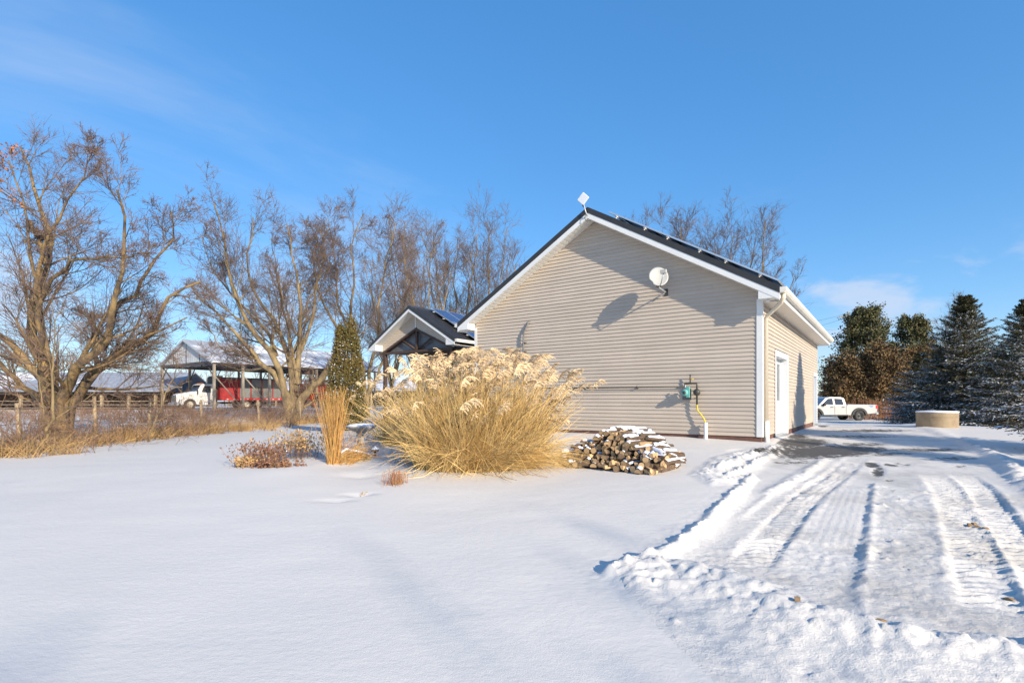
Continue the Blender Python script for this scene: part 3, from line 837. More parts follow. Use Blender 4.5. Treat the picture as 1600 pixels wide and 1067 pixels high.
MB().prism([(-0.16, prt(0.16) + 0.03), (0, PT + 0.035), (0.16, prt(0.16) + 0.03), (0.16, prt(0.16)), (0, PT + 0.012), (-0.16, prt(0.16))], 1, 0.0, 10.0).build('ridge_cap', 'black_roof', proof)
for s_ in (1, -1):
    MB().prism([(s_ * 2.2, 3.28), (s_ * 2.66, 3.28), (s_ * 2.66, prt(2.66) - 0.243), (s_ * 2.2, prt(2.2) - 0.243)], 1, 0.0, 0.42).build('eave_box', 'white_trim', pw)
    x0, x1 = sorted((s_ * 2.685, s_ * 2.80))
    MB().box(x0, x1, 0.02, 10.0, 3.38, 3.50).build('gutter', 'gutter_white', pw)
    x0, x1 = sorted((s_ * 2.2, s_ * 2.66))
    MB().box(x0, x1, 0.43, 10.0, 3.27, 3.285).build('eave_soffit', 'soffit', pw)
pg = MB().prism([(-2.15, 3.45), (0, 4.86), (0, 4.3)], 1, 0.45, 0.455).prism([(2.15, 3.45), (0, 4.3), (0, 4.86)], 1, 0.45, 0.455).build('gable_wall', 'siding', pw)
z = 3.22
while z < 4.84:
    z1 = min(z + CH, 4.855)
    def xi(zz): return max(0.012, (4.2 - zz) / 0.437)
    def xo(zz): return max(0.013, (4.865 - zz) / 0.6)
    for s_ in (1, -1):
        a0, a1, c0, c1 = xi(z), min(xo(z), 2.25), xi(z1), min(xo(z1), 2.25)
        if a1 <= a0 or c1 <= c0: continue
        v_ = [(s_ * a0, 0.425, z), (s_ * a1, 0.425, z), (s_ * c1, 0.438, z1), (s_ * c0, 0.438, z1), (s_ * a0, 0.448, z), (s_ * a1, 0.448, z), (s_ * c1, 0.448, z1), (s_ * c0, 0.448, z1)]
        MB().add(v_, [(0, 1, 2, 3), (0, 4, 5, 1), (1, 5, 6, 2), (2, 6, 7, 3), (3, 7, 4, 0), (5, 4, 7, 6)]).build('siding_board', 'siding', pg)
    z += CH
MB().box(-0.025, 0.025, 0.405, 0.424, 4.2, 4.80).build('centre_trim', 'white_trim', pw)
tm = MB()
for s_ in (1, -1): tm.prism([(0, 4.2), (s_ * 2.2, 4.2 - 0.437 * 2.2), (s_ * 2.2, 4.1 - 0.437 * 2.2), (0, 4.1)], 1, 0.40, 0.56)
tm.build('rafter_trim', 'brown_timber', pw)
MB().box(-2.2, 2.2, 0.41, 0.55, 3.12, 3.22).build('beam', 'brown_timber', pw)
MB().box(-0.05, 0.05, 0.45, 0.55, 3.22, 4.12).build('king_post', 'brown_timber', pw)
for s_ in (1, -1):
    MB().tube([(s_ * 0.08, 0.5, 3.26), (s_ * 0.95, 0.5, 3.72)], 0.05, 4).build('brace', 'brown_timber', pw)
    MB().box(s_ * 2.1 - 0.07, s_ * 2.1 + 0.07, 0.42, 0.56, -0.3, 3.12).build('post', 'brown_timber', pw)
MB().prism([(-2.1, 3.25), (0, 4.15), (2.1, 3.25)], 1, 0.62, 0.64).build('gable_glazing', 'porch_dark', pw)
MB().prism([(-2.2, -0.3), (2.2, -0.3), (2.2, 3.5), (0, 4.84), (-2.2, 3.5)], 1, 3.0, 9.9).build('wall_core', 'siding', pw)
MB().box(-2.2, 2.2, 0.65, 3.0, 3.2, 3.24).build('porch_ceiling', 'brown_timber', pw)
MB().box(-2.25, 2.25, 0.4, 3.0, -0.3, 0.12).build('porch_floor', 'brown_timber', pw)
for x0 in (-1.9, 0.5):
    w_o = MB().box(x0, x0 + 1.4, 2.94, 3.0, 0.9, 2.5).build('window', 'white_trim', pw)
    MB().box(x0 + 0.08, x0 + 0.67, 2.925, 2.94, 0.98, 2.42).build('pane', 'glass', w_o)
    MB().box(x0 + 0.73, x0 + 1.32, 2.925, 2.94, 0.98, 2.42).build('pane', 'glass', w_o)
rl = MB().box(-2.05, 2.05, 0.45, 0.52, 1.02, 1.08).box(-2.05, 2.05, 0.46, 0.51, 0.22, 0.27).build('railing', 'brown_timber', pw)
for k in range(30): MB().box(-1.98 + k * 0.135, -1.95 + k * 0.135, 0.47, 0.50, 0.27, 1.02).build('baluster', 'brown_timber', rl)
for c in range(6):
    for r_ in range(2):
        d0 = 0.16 + r_ * 1.47
        solar_panel(pw, (d0 * cps + 0.13 * sps, 1.15 + c * 1.01, PT - d0 * sps + 0.13 * cps), (cps, 0, -sps), (0, 1, 0), 1.45, 1.0)
for d_ in (0.45, 1.15, 1.95, 2.75):
    MB().tube([(d_ * cps + 0.09 * sps, 1.05, PT - d_ * sps + 0.09 * cps), (d_ * cps + 0.09 * sps, 7.2, PT - d_ * sps + 0.09 * cps)], 0.025, 4).build('mounting_rail', 'galv', pw)

# ------------------------------------------------------------------ things fixed to the gable wall
def h_empty(name, x, y, z): return empty(name, hw(x, y, z), RZ)
x, z = wall_xz(1041, 457)
dish = tag(h_empty('satellite_dish', x, 0, z), 'pale grey satellite dish on a bracket high on the gable wall', 'satellite dish')
nrm = np.array([0.50, -0.80, 0.34]); nrm /= np.linalg.norm(nrm)
e1 = np.cross((0, 0, 1), nrm); e1 /= np.linalg.norm(e1); e2 = np.cross(nrm, e1)
dc = np.array([-0.02, -0.50, 0.33])
db = MB(); rings = 7; vs = []; fs = []
for sgn, off in ((1, 0.0), (-1, -0.012)):
    for i in range(rings):
        r_ = i / (rings - 1)
        for k in range(28):
            an = 2 * math.pi * k / 28
            p = dc + e1 * (0.245 * r_ * math.cos(an)) + e2 * (0.275 * r_ * math.sin(an)) + nrm * (0.055 * (r_ * r_ - 1) + off)
            vs.append(p)
n1 = rings * 28
for i in range(rings - 1):
    for k in range(28):
        k2 = (k + 1) % 28
        fs.append((i * 28 + k, (i + 1) * 28 + k, (i + 1) * 28 + k2, i * 28 + k2)); fs.append((n1 + i * 28 + k, n1 + i * 28 + k2, n1 + (i + 1) * 28 + k2, n1 + (i + 1) * 28 + k))
for k in range(28):
    k2 = (k + 1) % 28
    fs.append(((rings - 1) * 28 + k, n1 + (rings - 1) * 28 + k, n1 + (rings - 1) * 28 + k2, (rings - 1) * 28 + k2))
db.add(vs, fs, 0, True).build('reflector', 'dish', dish)
foot = dc - e2 * 0.29 - nrm * 0.02
lnb = dc + nrm * 0.36 - e2 * 0.10 + e1 * 0.04
MB().tube([foot, foot + nrm * 0.2 - e2 * 0.03, lnb - e2 * 0.03], 0.014, 6).build('feed_arm', 'galv', dish)
MB().box(lnb[0] - 0.075, lnb[0] + 0.075, lnb[1] - 0.04, lnb[1] + 0.04, lnb[2] - 0.05, lnb[2] + 0.05).build('receiver', 'dish', dish, 0.012)
MB().tube([(0, -0.016, 0), (0, -0.10, 0.0), foot - nrm * 0.05, dc - e2 * 0.18 - nrm * 0.06], 0.022, 8).build('mast', 'galv', dish)
MB().box(-0.05, 0.05, -0.028, -0.016, -0.1, 0.09).build('wall_plate', 'dark_metal', dish)
MB().tube([dc - e2 * 0.22 - nrm * 0.07 - e1 * 0.06, dc - e2 * 0.22 - nrm * 0.07 + e1 * 0.06], 0.045, 6).build('clamp', 'dark_metal', dish)
MB().tube([(0.0, -0.10, -0.03), (-0.2, -0.06, -0.12), (-0.34, -0.03, -0.2)], 0.010, 5).build('strut', 'galv', dish)

ant = tag(h_empty('antenna', XM - 0.02, YO - 0.05, ROOF_TOP - 0.2), 'white diamond panel antenna on a bent mast at the roof peak', 'antenna')
MB().tube([(0.02, 0.012, -0.05), (0.02, -0.03, 0.0), (-0.01, -0.05, 0.12), (-0.04, -0.05, 0.22), (-0.05, -0.03, 0.34)], 0.018, 8).build('mast', 'galv', ant)
a_ = 0.185
pn = MB().prism([(-0.03 - 0.02 + sx * a_ * cx, 0.42 + a_ * cz) for cx, cz, sx in ((0.94, 0.06, 1), (0.06, 0.94, 1), (0.06, 0.94, -1), (0.94, 0.06, -1), (0.94, -0.06, -1), (0.06, -0.94, -1), (0.06, -0.94, 1), (0.94, -0.06, 1))], 1, -0.10, -0.06)
pn.build('panel', 'door_white', ant, 0.01)
MB().tube([(-0.05, -0.05, 0.30), (-0.09, -0.04, 0.26), (-0.05, -0.05, 0.2)], 0.02, 6).build('bracket', 'dark_metal', ant)
MB().tube([(0.01, -0.03, 0.0), (-0.03, -0.03, -0.10), (0.0, -0.02, -0.19), (0.05, -0.01, -0.21), (0.12, 0.05, -0.19)], 0.008, 6).build('cable', 'dark_metal', ant)

# gas line
xa, za = wall_xz(835, 606.5); xb, zb = wall_xz(1073, 604)
gp = tag(h_empty('gas_pipe', xb, 0, zb), 'thin black pipe running level along the gable wall', 'pipe')
MB().tube([(xa - xb, -0.07, za - zb), (0.0, -0.07, 0.0)], 0.014, 8).build('run', 'black_pipe', gp)
for u in (897, 916, 997):
    x = wall_x(u) - xb
    MB().box(x - 0.02, x + 0.02, -0.05, -0.014, -0.03, 0.02).build('clip', 'dark_metal', gp)
    MB().tube([(x - 0.03, -0.07, 0.0), (x + 0.03, -0.07, 0.0)], 0.022, 8).build('collar', 'dark_metal', gp)
    MB().tube([(x, -0.07, 0.01), (x, -0.085, 0.045)], 0.008, 6).build('screw', 'dark_metal', gp)
x1, z1 = wall_xz(826, 503); x2, z2 = wall_xz(821, 521); x3, z3 = wall_xz(820.5, 604)
cd = tag(h_empty('conduit', x3, 0, z3), 'dark vertical conduit with a bent top on the gable wall', 'conduit')
MB().tube([(x1 - x3 + 0.06, -0.05, z1 - z3 + 0.02), (x1 - x3 - 0.02, -0.08, z1 - z3 - 0.12), (x2 - x3, -0.10, z2 - z3), (0, -0.10, (z2 - z3) * 0.8), (0, -0.10, 0.0)], 0.028, 8).build('tube', 'grey_conduit', cd)
for f_ in (0.08, 0.25, 0.45, 0.65, 0.82):
    MB().box(-0.012, 0.07, -0.115, -0.014, f_ * (z2 - z3) - 0.012, f_ * (z2 - z3) + 0.012).build('strap', 'dark_metal', cd)

gm = tag(h_empty('gas_regulator', xb, 0, zb), 'gas regulator set with teal meter and yellow riser on the gable wall', 'gas meter')
def gmp(u, v, y=-0.09):
    a, c = wall_xz(u, v); return (a - xb, y, c - zb)
MB().tube([gmp(1072, 599.5, -0.09), gmp(1080.5, 599, -0.11), gmp(1090.5, 599, -0.11), gmp(1091, 602, -0.11), gmp(1091, 632, -0.11)], 0.022, 8).build('header_pipe', 'black_pipe', gm)
MB().tube([gmp(1080.5, 600, -0.11), gmp(1080.5, 585, -0.11)], 0.016, 8).build('vent_pipe', 'black_pipe', gm)
MB().tube([gmp(1080.5, 592.5, -0.11), gmp(1086, 592.5, -0.13)], 0.012, 6).build('valve_handle', 'yellow_pipe', gm)
MB().tube([gmp(1072, 604, -0.07), gmp(1072, 599, -0.09)], 0.022, 8).build('elbow', 'black_pipe', gm)
c = gmp(1074.5, 613.5, -0.2)
MB().lathe([(0.0, -0.09), (0.055, -0.085), (0.085, -0.05), (0.09, 0.0), (0.085, 0.05), (0.05, 0.08), (0.0, 0.085)], 16, c, 'y').build('meter_body', 'teal', gm)
MB().lathe([(0.0, -0.10), (0.04, -0.10), (0.045, -0.085)], 12, c, 'y').build('meter_dial', 'dark_metal', gm)
MB().box(c[0] + 0.03, c[0] + 0.10, c[1] - 0.02, c[1] + 0.06, c[2] - 0.12, c[2] + 0.15).build('meter_bracket', 'teal', gm)
MB().box(c[0] - 0.12, c[0] + 0.10, -0.05, -0.016, c[2] - 0.18, c[2] + 0.10).build('back_plate', 'grey_conduit', gm)
MB().tube([(c[0], c[1], c[2] + 0.07), (c[0], c[1], c[2] + 0.21)], 0.018, 8).build('inlet', 'galv', gm)
c2 = gmp(1091, 613, -0.13)
MB().lathe([(0.0, -0.07), (0.05, -0.065), (0.085, -0.02), (0.09, 0.0), (0.085, 0.02), (0.0, 0.05)], 18, c2, 'y').build('regulator', 'black_pipe', gm)
MB().tube([gmp(1091, 622, -0.11), gmp(1086, 622.5, -0.13)], 0.012, 6).build('stop_cock', 'black_pipe', gm)
MB().tube([gmp(1091, 631, -0.11), gmp(1092, 641, -0.11), gmp(1098, 648, -0.12), gmp(1103, 655, -0.13), gmp(1104.5, 662, -0.13)], 0.017, 8).build('yellow_riser', 'yellow_pipe', gm)
p = gmp(1105, 660, -0.13)
MB().tube([p, (p[0], p[1], -zb - 0.15)], 0.05, 12).build('riser_sleeve', 'pvc', gm)

# ------------------------------------------------------------------ pole shed
SP = np.array([-0.5705 * 52, 52.0])
def sw(x, y): p = SP - gv * x + sv * y; return p
sh0 = sw(0, 0); SHZ = gz(*sw(-6, 6))
shed = tag(empty('pole_shed', (sh0[0], sh0[1], SHZ), RZ), 'open sided pole shed with snowy metal roof sheltering the white truck', 'shed')
EV = CAMZ + (HYP - 563) / FPX * 52 - SHZ
SWD, SLN, SRI = 12.3, 21.0, 2.5
ssl = SRI / (SWD / 2)
def srt(x): return EV + SRI - ssl * abs(x + SWD / 2)
sr = MB()
for s_ in (1, -1):
    xe = 0.35 if s_ > 0 else -SWD - 0.35
    sr.prism([(-SWD / 2, EV + SRI), (xe, srt(xe)), (xe, srt(xe) - 0.08), (-SWD / 2, EV + SRI - 0.08)], 1, -0.35, SLN + 0.3)
sroof = sr.build('roof', 'shed_roof', shed)
for k in range(24):
    y = -0.3 + k * 0.9
    MB().prism([(-SWD / 2, EV + SRI), (-SWD / 2, EV + SRI + 0.05), (0.35, srt(0.35) + 0.05), (0.35, srt(0.35))], 1, y, y + 0.07).build('roof_rib', 'shed_metal', sroof)
rk = MB()
for s_ in (1, -1):
    xe = 0.36 if s_ > 0 else -SWD - 0.36
    rk.prism([(-SWD / 2, EV + SRI + 0.01), (xe, srt(xe) + 0.01), (xe, srt(xe) - 0.2), (-SWD / 2, EV + SRI - 0.2)], 1, -0.38, -0.352)
rk.build('rake_trim', 'shed_metal', shed)
sg = MB().prism([(-SWD, EV - 0.02), (0, EV - 0.02), (-SWD / 2, EV + SRI - 0.1)], 1, 0.02, 0.05).build('gable_cladding', 'shed_metal', shed)
nst = 26
for k in range(nst):
    x0 = -SWD + 0.1 + k * (SWD - 0.2) / nst; x1 = x0 + (SWD - 0.2) / nst - 0.12
    zt0, zt1 = srt(x0) - 0.1, srt(x1) - 0.1
    MB().prism([(x0, EV), (x1, EV), (x1, max(zt1, EV + 0.01)), (x0, max(zt0, EV + 0.01))], 1, -0.02, 0.02).build('cladding_sheet', 'shed_metal', sg)
for y in np.arange(0, SLN + 0.1, 2.87):
    for x in (0.0, -SWD):
        MB().box(x - 0.11, x + 0.11, y - 0.11, y + 0.11, -0.6, EV).build('post', 'shed_wood', shed)
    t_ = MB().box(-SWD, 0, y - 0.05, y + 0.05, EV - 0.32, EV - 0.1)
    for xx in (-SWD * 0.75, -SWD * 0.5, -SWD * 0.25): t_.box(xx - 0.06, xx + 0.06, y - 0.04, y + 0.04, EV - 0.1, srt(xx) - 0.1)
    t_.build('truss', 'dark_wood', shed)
    for x, dx in ((0.0, -1.5), (-SWD, 1.5)):
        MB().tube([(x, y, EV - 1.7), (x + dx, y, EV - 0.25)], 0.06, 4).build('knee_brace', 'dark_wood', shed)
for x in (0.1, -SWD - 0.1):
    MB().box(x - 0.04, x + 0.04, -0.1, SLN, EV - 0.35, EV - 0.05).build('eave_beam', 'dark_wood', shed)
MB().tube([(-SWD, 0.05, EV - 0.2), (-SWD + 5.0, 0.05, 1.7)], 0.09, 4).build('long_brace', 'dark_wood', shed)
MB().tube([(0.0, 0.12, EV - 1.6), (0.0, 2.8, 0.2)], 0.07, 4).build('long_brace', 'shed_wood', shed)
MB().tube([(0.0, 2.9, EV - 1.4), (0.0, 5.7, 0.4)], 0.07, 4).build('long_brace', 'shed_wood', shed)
for y0 in (0.6,): 
    MB().box(-SWD - 0.1, -SWD + 5, -0.02, 0.03, 2.3, 2.42).build('rail_board', 'shed_wood', shed)

# ------------------------------------------------------------------ wheels
def wheel(parent, x, y, z, r, w, tyre='rubber', rim='rim_cream', side=-1):
    wl_ = MB().lathe([(r * 0.62, -w / 2), (r * 0.9, -w / 2), (r, -w * 0.32), (r, w * 0.32), (r * 0.9, w / 2), (r * 0.62, w / 2), (r * 0.58, 0), (r * 0.62, -w / 2)], 24, (x, y, z), 'y').build('wheel', tyre, parent)
    s_ = side
    MB().lathe([(0.0, s_ * w * 0.30), (r * 0.16, s_ * w * 0.30), (r * 0.2, s_ * w * 0.18), (r * 0.46, s_ * w * 0.12), (r * 0.56, s_ * w * 0.46), (r * 0.63, s_ * w * 0.47), (r * 0.63, s_ * w * 0.2)], 20, (x, y, z), 'y').build('rim', rim, wl_)
    return wl_
def arch(cx, r, z0, n_=10):
    """points of a wheel arch from front to back over the wheel, at sill height z0"""
    a0 = math.asin(max(-1, min(1, (z0) / r)))
    return [(cx - r * math.cos(t), r * math.sin(t)) for t in np.linspace(a0, math.pi - a0, n_)]

# ------------------------------------------------------------------ highway truck in the shed
tp = sw(-6.0, -1.35); TZ = gz(*sw(-6, 1))
truck = tag(empty('box_truck', (tp[0], tp[1], TZ), math.atan2(sv[1], sv[0])), 'white bonneted truck with a grey and red slatted box under the shed', 'truck')
hood = MB()
def loft(mb, secs, m=0):
    """secs: list of (x, halfwidth bottom, halfwidth top, z0, z1)"""
    vs, fs = [], []
    for x, wb, wt, z0, z1 in secs:
        vs += [(x, -wb, z0), (x, wb, z0), (x, wb * 0.5 + wt * 0.5 + 0.02, z0 + (z1 - z0) * 0.6), (x, wt, z1), (x, -wt, z1), (x, -(wb * 0.5 + wt * 0.5 + 0.02), z0 + (z1 - z0) * 0.6)]
    for i in range(len(secs) - 1):
        for k in range(6):
            k2 = (k + 1) % 6
            fs.append((i * 6 + k, (i + 1) * 6 + k, (i + 1) * 6 + k2, i * 6 + k2))
    fs.append(tuple(range(6))); fs.append(tuple((len(secs) - 1) * 6 + k for k in range(5, -1, -1)))
    return mb.add(vs, fs, m)
loft(hood, [(0.12, 0.55, 0.5, 0.75, 1.52), (0.5, 0.62, 0.55, 0.75, 1.68), (1.3, 0.72, 0.68, 0.8, 1.82), (1.95, 0.85, 0.8, 0.8, 1.92)])
hd = hood.build('hood', 'truck_white', truck, 0.04)
MB().box(0.06, 0.12, -0.45, 0.45, 0.85, 1.5).build('grille', 'dark_metal', hd)
for k in range(6): MB().box(0.03, 0.06, -0.43, 0.43, 0.9 + k * 0.1, 0.94 + k * 0.1).build('grille_bar', 'chrome', hd)
for k in range(4): MB().box(1.25 + k * 0.13, 1.33 + k * 0.13, -0.76, -0.74, 1.45, 1.55).build('vent', 'dark_metal', hd)
for s_ in (-1, 1):
    f_ = MB()
    pr = [(0.25, 0.62), (0.28, 0.95), (0.5, 1.15), (1.2, 1.28), (1.9, 1.0), (2.15, 0.55), (1.95, 0.5)] + [(1.2 + 0.62 * math.cos(t), 0.5 + 0.62 * math.sin(t)) for t in np.linspace(0.1, math.pi - 0.1, 9)] + [(0.45, 0.45)]
    f_.prism(pr, 1, s_ * 0.68, s_ * 1.12).build('fender', 'truck_white', truck, 0.03)
    MB().lathe([(0, -0.06), (0.1, -0.05), (0.12, 0.0)], 12, (0.3, s_ * 0.86, 1.0), 'x').build('headlight', 'chrome', truck)
    wheel(truck, 1.2, s_ * 0.98, 0.52, 0.52, 0.28, side=s_)
    for xx in (7.1, 8.45): wheel(truck, xx, s_ * 0.95, 0.52, 0.52, 0.5, side=s_)
    MB().box(1.85, 1.95, s_ * 1.18 - 0.05, s_ * 1.18 + 0.05, 1.6, 2.1).build('mirror', 'dark_metal', truck)
MB().box(-0.05, 0.12, -1.12, 1.12, 0.42, 0.72).build('bumper', 'galv', truck, 0.03)
for k in range(2): MB().box(-0.06, -0.05, -0.75 + k * 1.2, -0.45 + k * 1.2, 0.52, 0.62).build('fog_lamp', 'dark_metal', truck)
cab = MB()
cab.prism([(1.95, 0.75), (1.95, 1.9), (2.35, 2.62), (2.55, 2.72), (3.55, 2.74), (3.7, 2.65), (3.75, 0.75)], 1, -1.02, 1.02)
cb = cab.build('cab', 'truck_white', truck, 0.05)
for s_ in (-1, 1):
    y0, y1 = sorted((s_ * 1.022, s_ * 1.03))
    MB().prism([(2.35, 1.85), (2.62, 2.5), (3.3, 2.52), (3.3, 1.75)], 1, y0, y1).build('side_window', 'glass', cb)
    MB().box(3.36, 3.38, y0, y1, 0.85, 2.6).build('door_seam', 'dark_metal', cb)
    MB().box(3.1, 3.28, s_ * 1.03 - 0.02, s_ * 1.03 + 0.02, 1.55, 1.6).build('door_handle', 'chrome', cb)
MB().add([(1.955, -0.88, 1.97), (1.955, 0.88, 1.97), (2.34, 0.82, 2.58), (2.34, -0.82, 2.58)], [(0, 1, 2, 3)]).build('windscreen', 'glass', cb).location = (-0.03, 0, 0.01)
for k in range(5): MB().box(2.6, 2.7, -0.7 + k * 0.33, -0.6 + k * 0.33, 2.74, 2.79).build('marker_lamp', 'amber', cb)
MB().box(0.9, 10.3, -0.5, 0.5, 0.55, 0.8).build('chassis', 'dark_metal', truck)
for s_ in (-1, 1): MB().tube([(2.3, s_ * 0.85, 0.55), (4.0, s_ * 0.85, 0.55)], 0.26, 12).build('fuel_tank', 'galv', truck)
MB().tube([(3.95, -0.9, 0.8), (3.95, -0.9, 3.1)], 0.07, 8).build('exhaust', 'dark_metal', truck)
bx = MB().box(4.35, 11.3, -1.22, 1.22, 1.2, 3.35).build('cargo_box', 'box_grey', truck)
MB().box(4.15, 4.35, -1.25, 1.25, 1.05, 3.4).build('box_front', 'dark_red', truck)
MB().box(4.35, 6.2, -1.245, -1.222, 1.2, 3.3).build('side_panel', 'dark_red', bx)
for k in range(18): MB().box(6.2, 11.3, -1.235, -1.222, 1.25 + k * 0.115, 1.33 + k * 0.115).build('side_slat', 'box_grey', bx)
for xx in (6.2, 7.5, 8.8, 10.1, 11.2):
    for s_ in (-1, 1): MB().box(xx, xx + 0.12, s_ * 1.26 - 0.04, s_ * 1.26 + 0.04, 1.2, 3.38).build('stake', 'dark_red', bx)
for s_ in (-1, 1):
    MB().box(4.3, 11.4, s_ * 1.29 - 0.05, s_ * 1.29 + 0.05, 0.95, 1.22).build('bottom_rail', 'red_paint', bx)
    MB().box(4.3, 11.4, s_ * 1.25 - 0.06, s_ * 1.25 + 0.06, 3.35, 3.5).build('top_rail', 'dark_metal', bx)
for k in range(9): MB().box(4.8 + k * 0.75, 5.0 + k * 0.75, -1.352, -1.342, 1.05, 1.12).build('marker_stripe', 'plate', bx)
MB().prism([(3.85, 2.4), (3.85, 3.4), (4.0, 3.62), (4.5, 3.68), (4.5, 2.4)], 1, -1.1, 1.1).build('box_hood', 'dark_metal', bx)

# red wagon further back in the shed
wp = sw(-5.0, 13.0)
wag = tag(empty('farm_wagon', (wp[0], wp[1], gz(*wp)), math.atan2(sv[1], sv[0])), 'bright red farm wagon parked under the shed beside the cedar', 'wagon')
MB().prism([(-1.25, 2.9), (1.25, 2.9), (1.25, 1.6), (0.6, 0.9), (-0.6, 0.9), (-1.25, 1.6)], 0, 0.3, 4.8).build('hopper', 'orange_red', wag)
for k in range(6): MB().box(0.4 + k * 0.85, 0.5 + k * 0.85, -1.31, -1.25, 1.6, 2.95).build('stake', 'red_paint', wag)
MB().box(0.2, 4.9, -1.3, 1.3, 2.9, 3.02).build('top_rim', 'red_paint', wag)
MB().box(-0.8, 5.0, -0.5, 0.5, 0.72, 0.9).build('frame', 'dark_metal', wag)
for xx in (0.8, 4.1):
    for s_ in (-1, 1): wheel(wag, xx, s_ * 1.0, 0.45, 0.45, 0.28, rim='orange_red', side=s_)
MB().tube([(-0.8, 0, 0.8), (-2.2, 0, 0.5)], 0.05, 6).build('drawbar', 'dark_metal', wag)

# ------------------------------------------------------------------ long low barns
def low_barn(x0, x1, yb, zg, eave, ridge, depth, label, roofm='barn_roof', sp=3.1):
    t = tag(empty('livestock_barn', (x0, yb, zg)), label, 'barn', 'low barns beyond the shed')
    Ln = x1 - x0
    MB().prism([(-0.5, eave), (depth / 2, ridge), (depth + 0.5, eave), (depth + 0.5, eave - 0.12), (depth / 2, ridge - 0.12), (-0.5, eave - 0.12)], 0, -0.4, Ln + 0.4).build('roof', roofm, t)
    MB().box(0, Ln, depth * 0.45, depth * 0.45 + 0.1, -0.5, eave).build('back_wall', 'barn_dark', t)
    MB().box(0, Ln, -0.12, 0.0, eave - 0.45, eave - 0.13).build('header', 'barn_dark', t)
    for x in np.arange(0, Ln + 0.1, sp): MB().box(x - 0.13, x + 0.13, -0.02, 0.22, -0.5, eave - 0.12).build('post', 'post_wood', t)
    for z in (0.35, 0.75, 1.15): MB().tube([(0, -0.08, z), (Ln, -0.08, z)], 0.035, 4).build('rail', 'rail', t)
    MB().box(0, Ln, -0.3, 0.0, -0.4, 0.18).build('curb', 'rail', t)
    return t
low_barn(-72, -39.5, 60, 0.32, 2.35, 4.7, 9, 'long low cattle barn with grey metal roof and post front at far left')
low_barn(-50, -8, 92, 0.35, 3.0, 5.2, 12, 'snow covered low barn seen through the pole shed', 'shed_roof', 4.2)

# ------------------------------------------------------------------ pickup
pc = np.array([29.35, 43.0])
pk = tag(empty('pickup_truck', (pc[0], pc[1], hz(28, 43) - 0.02), math.pi + 0.07), 'white crew cab pickup with black fender flares parked beyond the house', 'pickup')
low = [(0.05, 0.62), (0.02, 1.30), (2.55, 1.33), (2.56, 1.22), (4.85, 1.22), (5.1, 1.27), (6.05, 1.18), (6.22, 1.0), (6.24, 0.55), (5.8, 0.48)]
AR = 0.50
low += [(5.22 + AR * math.cos(t), 0.42 + AR * math.sin(t)) for t in np.linspace(0.15, math.pi - 0.15, 11)]
low += [(4.6, 0.46), (2.3, 0.46)]
low += [(1.55 + AR * math.cos(t), 0.42 + AR * math.sin(t)) for t in np.linspace(0.15, math.pi - 0.15, 11)]
low += [(0.9, 0.55)]
bd = MB().prism(low, 1, -0.98, 0.98).build('body', 'pickup_white', pk, 0.035)
vs, fs = [], []
capp = [(2.58, 1.2, 0.95), (2.7, 1.82, 0.80), (2.95, 1.92, 0.74), (3.85, 1.93, 0.74), (4.25, 1.84, 0.76), (4.95, 1.24, 0.93)]
for s_ in (-1, 1): vs += [(x, s_ * w, z) for x, z, w in capp]
n6 = len(capp)
fs = [tuple(range(n6)), tuple(range(2 * n6 - 1, n6 - 1, -1))] + [(i, n6 + i, n6 + i + 1, i + 1) for i in range(n6 - 1)]
cbp = MB().add(vs, fs).build('cab', 'pickup_white', pk, 0.03)
def cab_y(z): return 0.955 - (z - 1.2) * 0.235
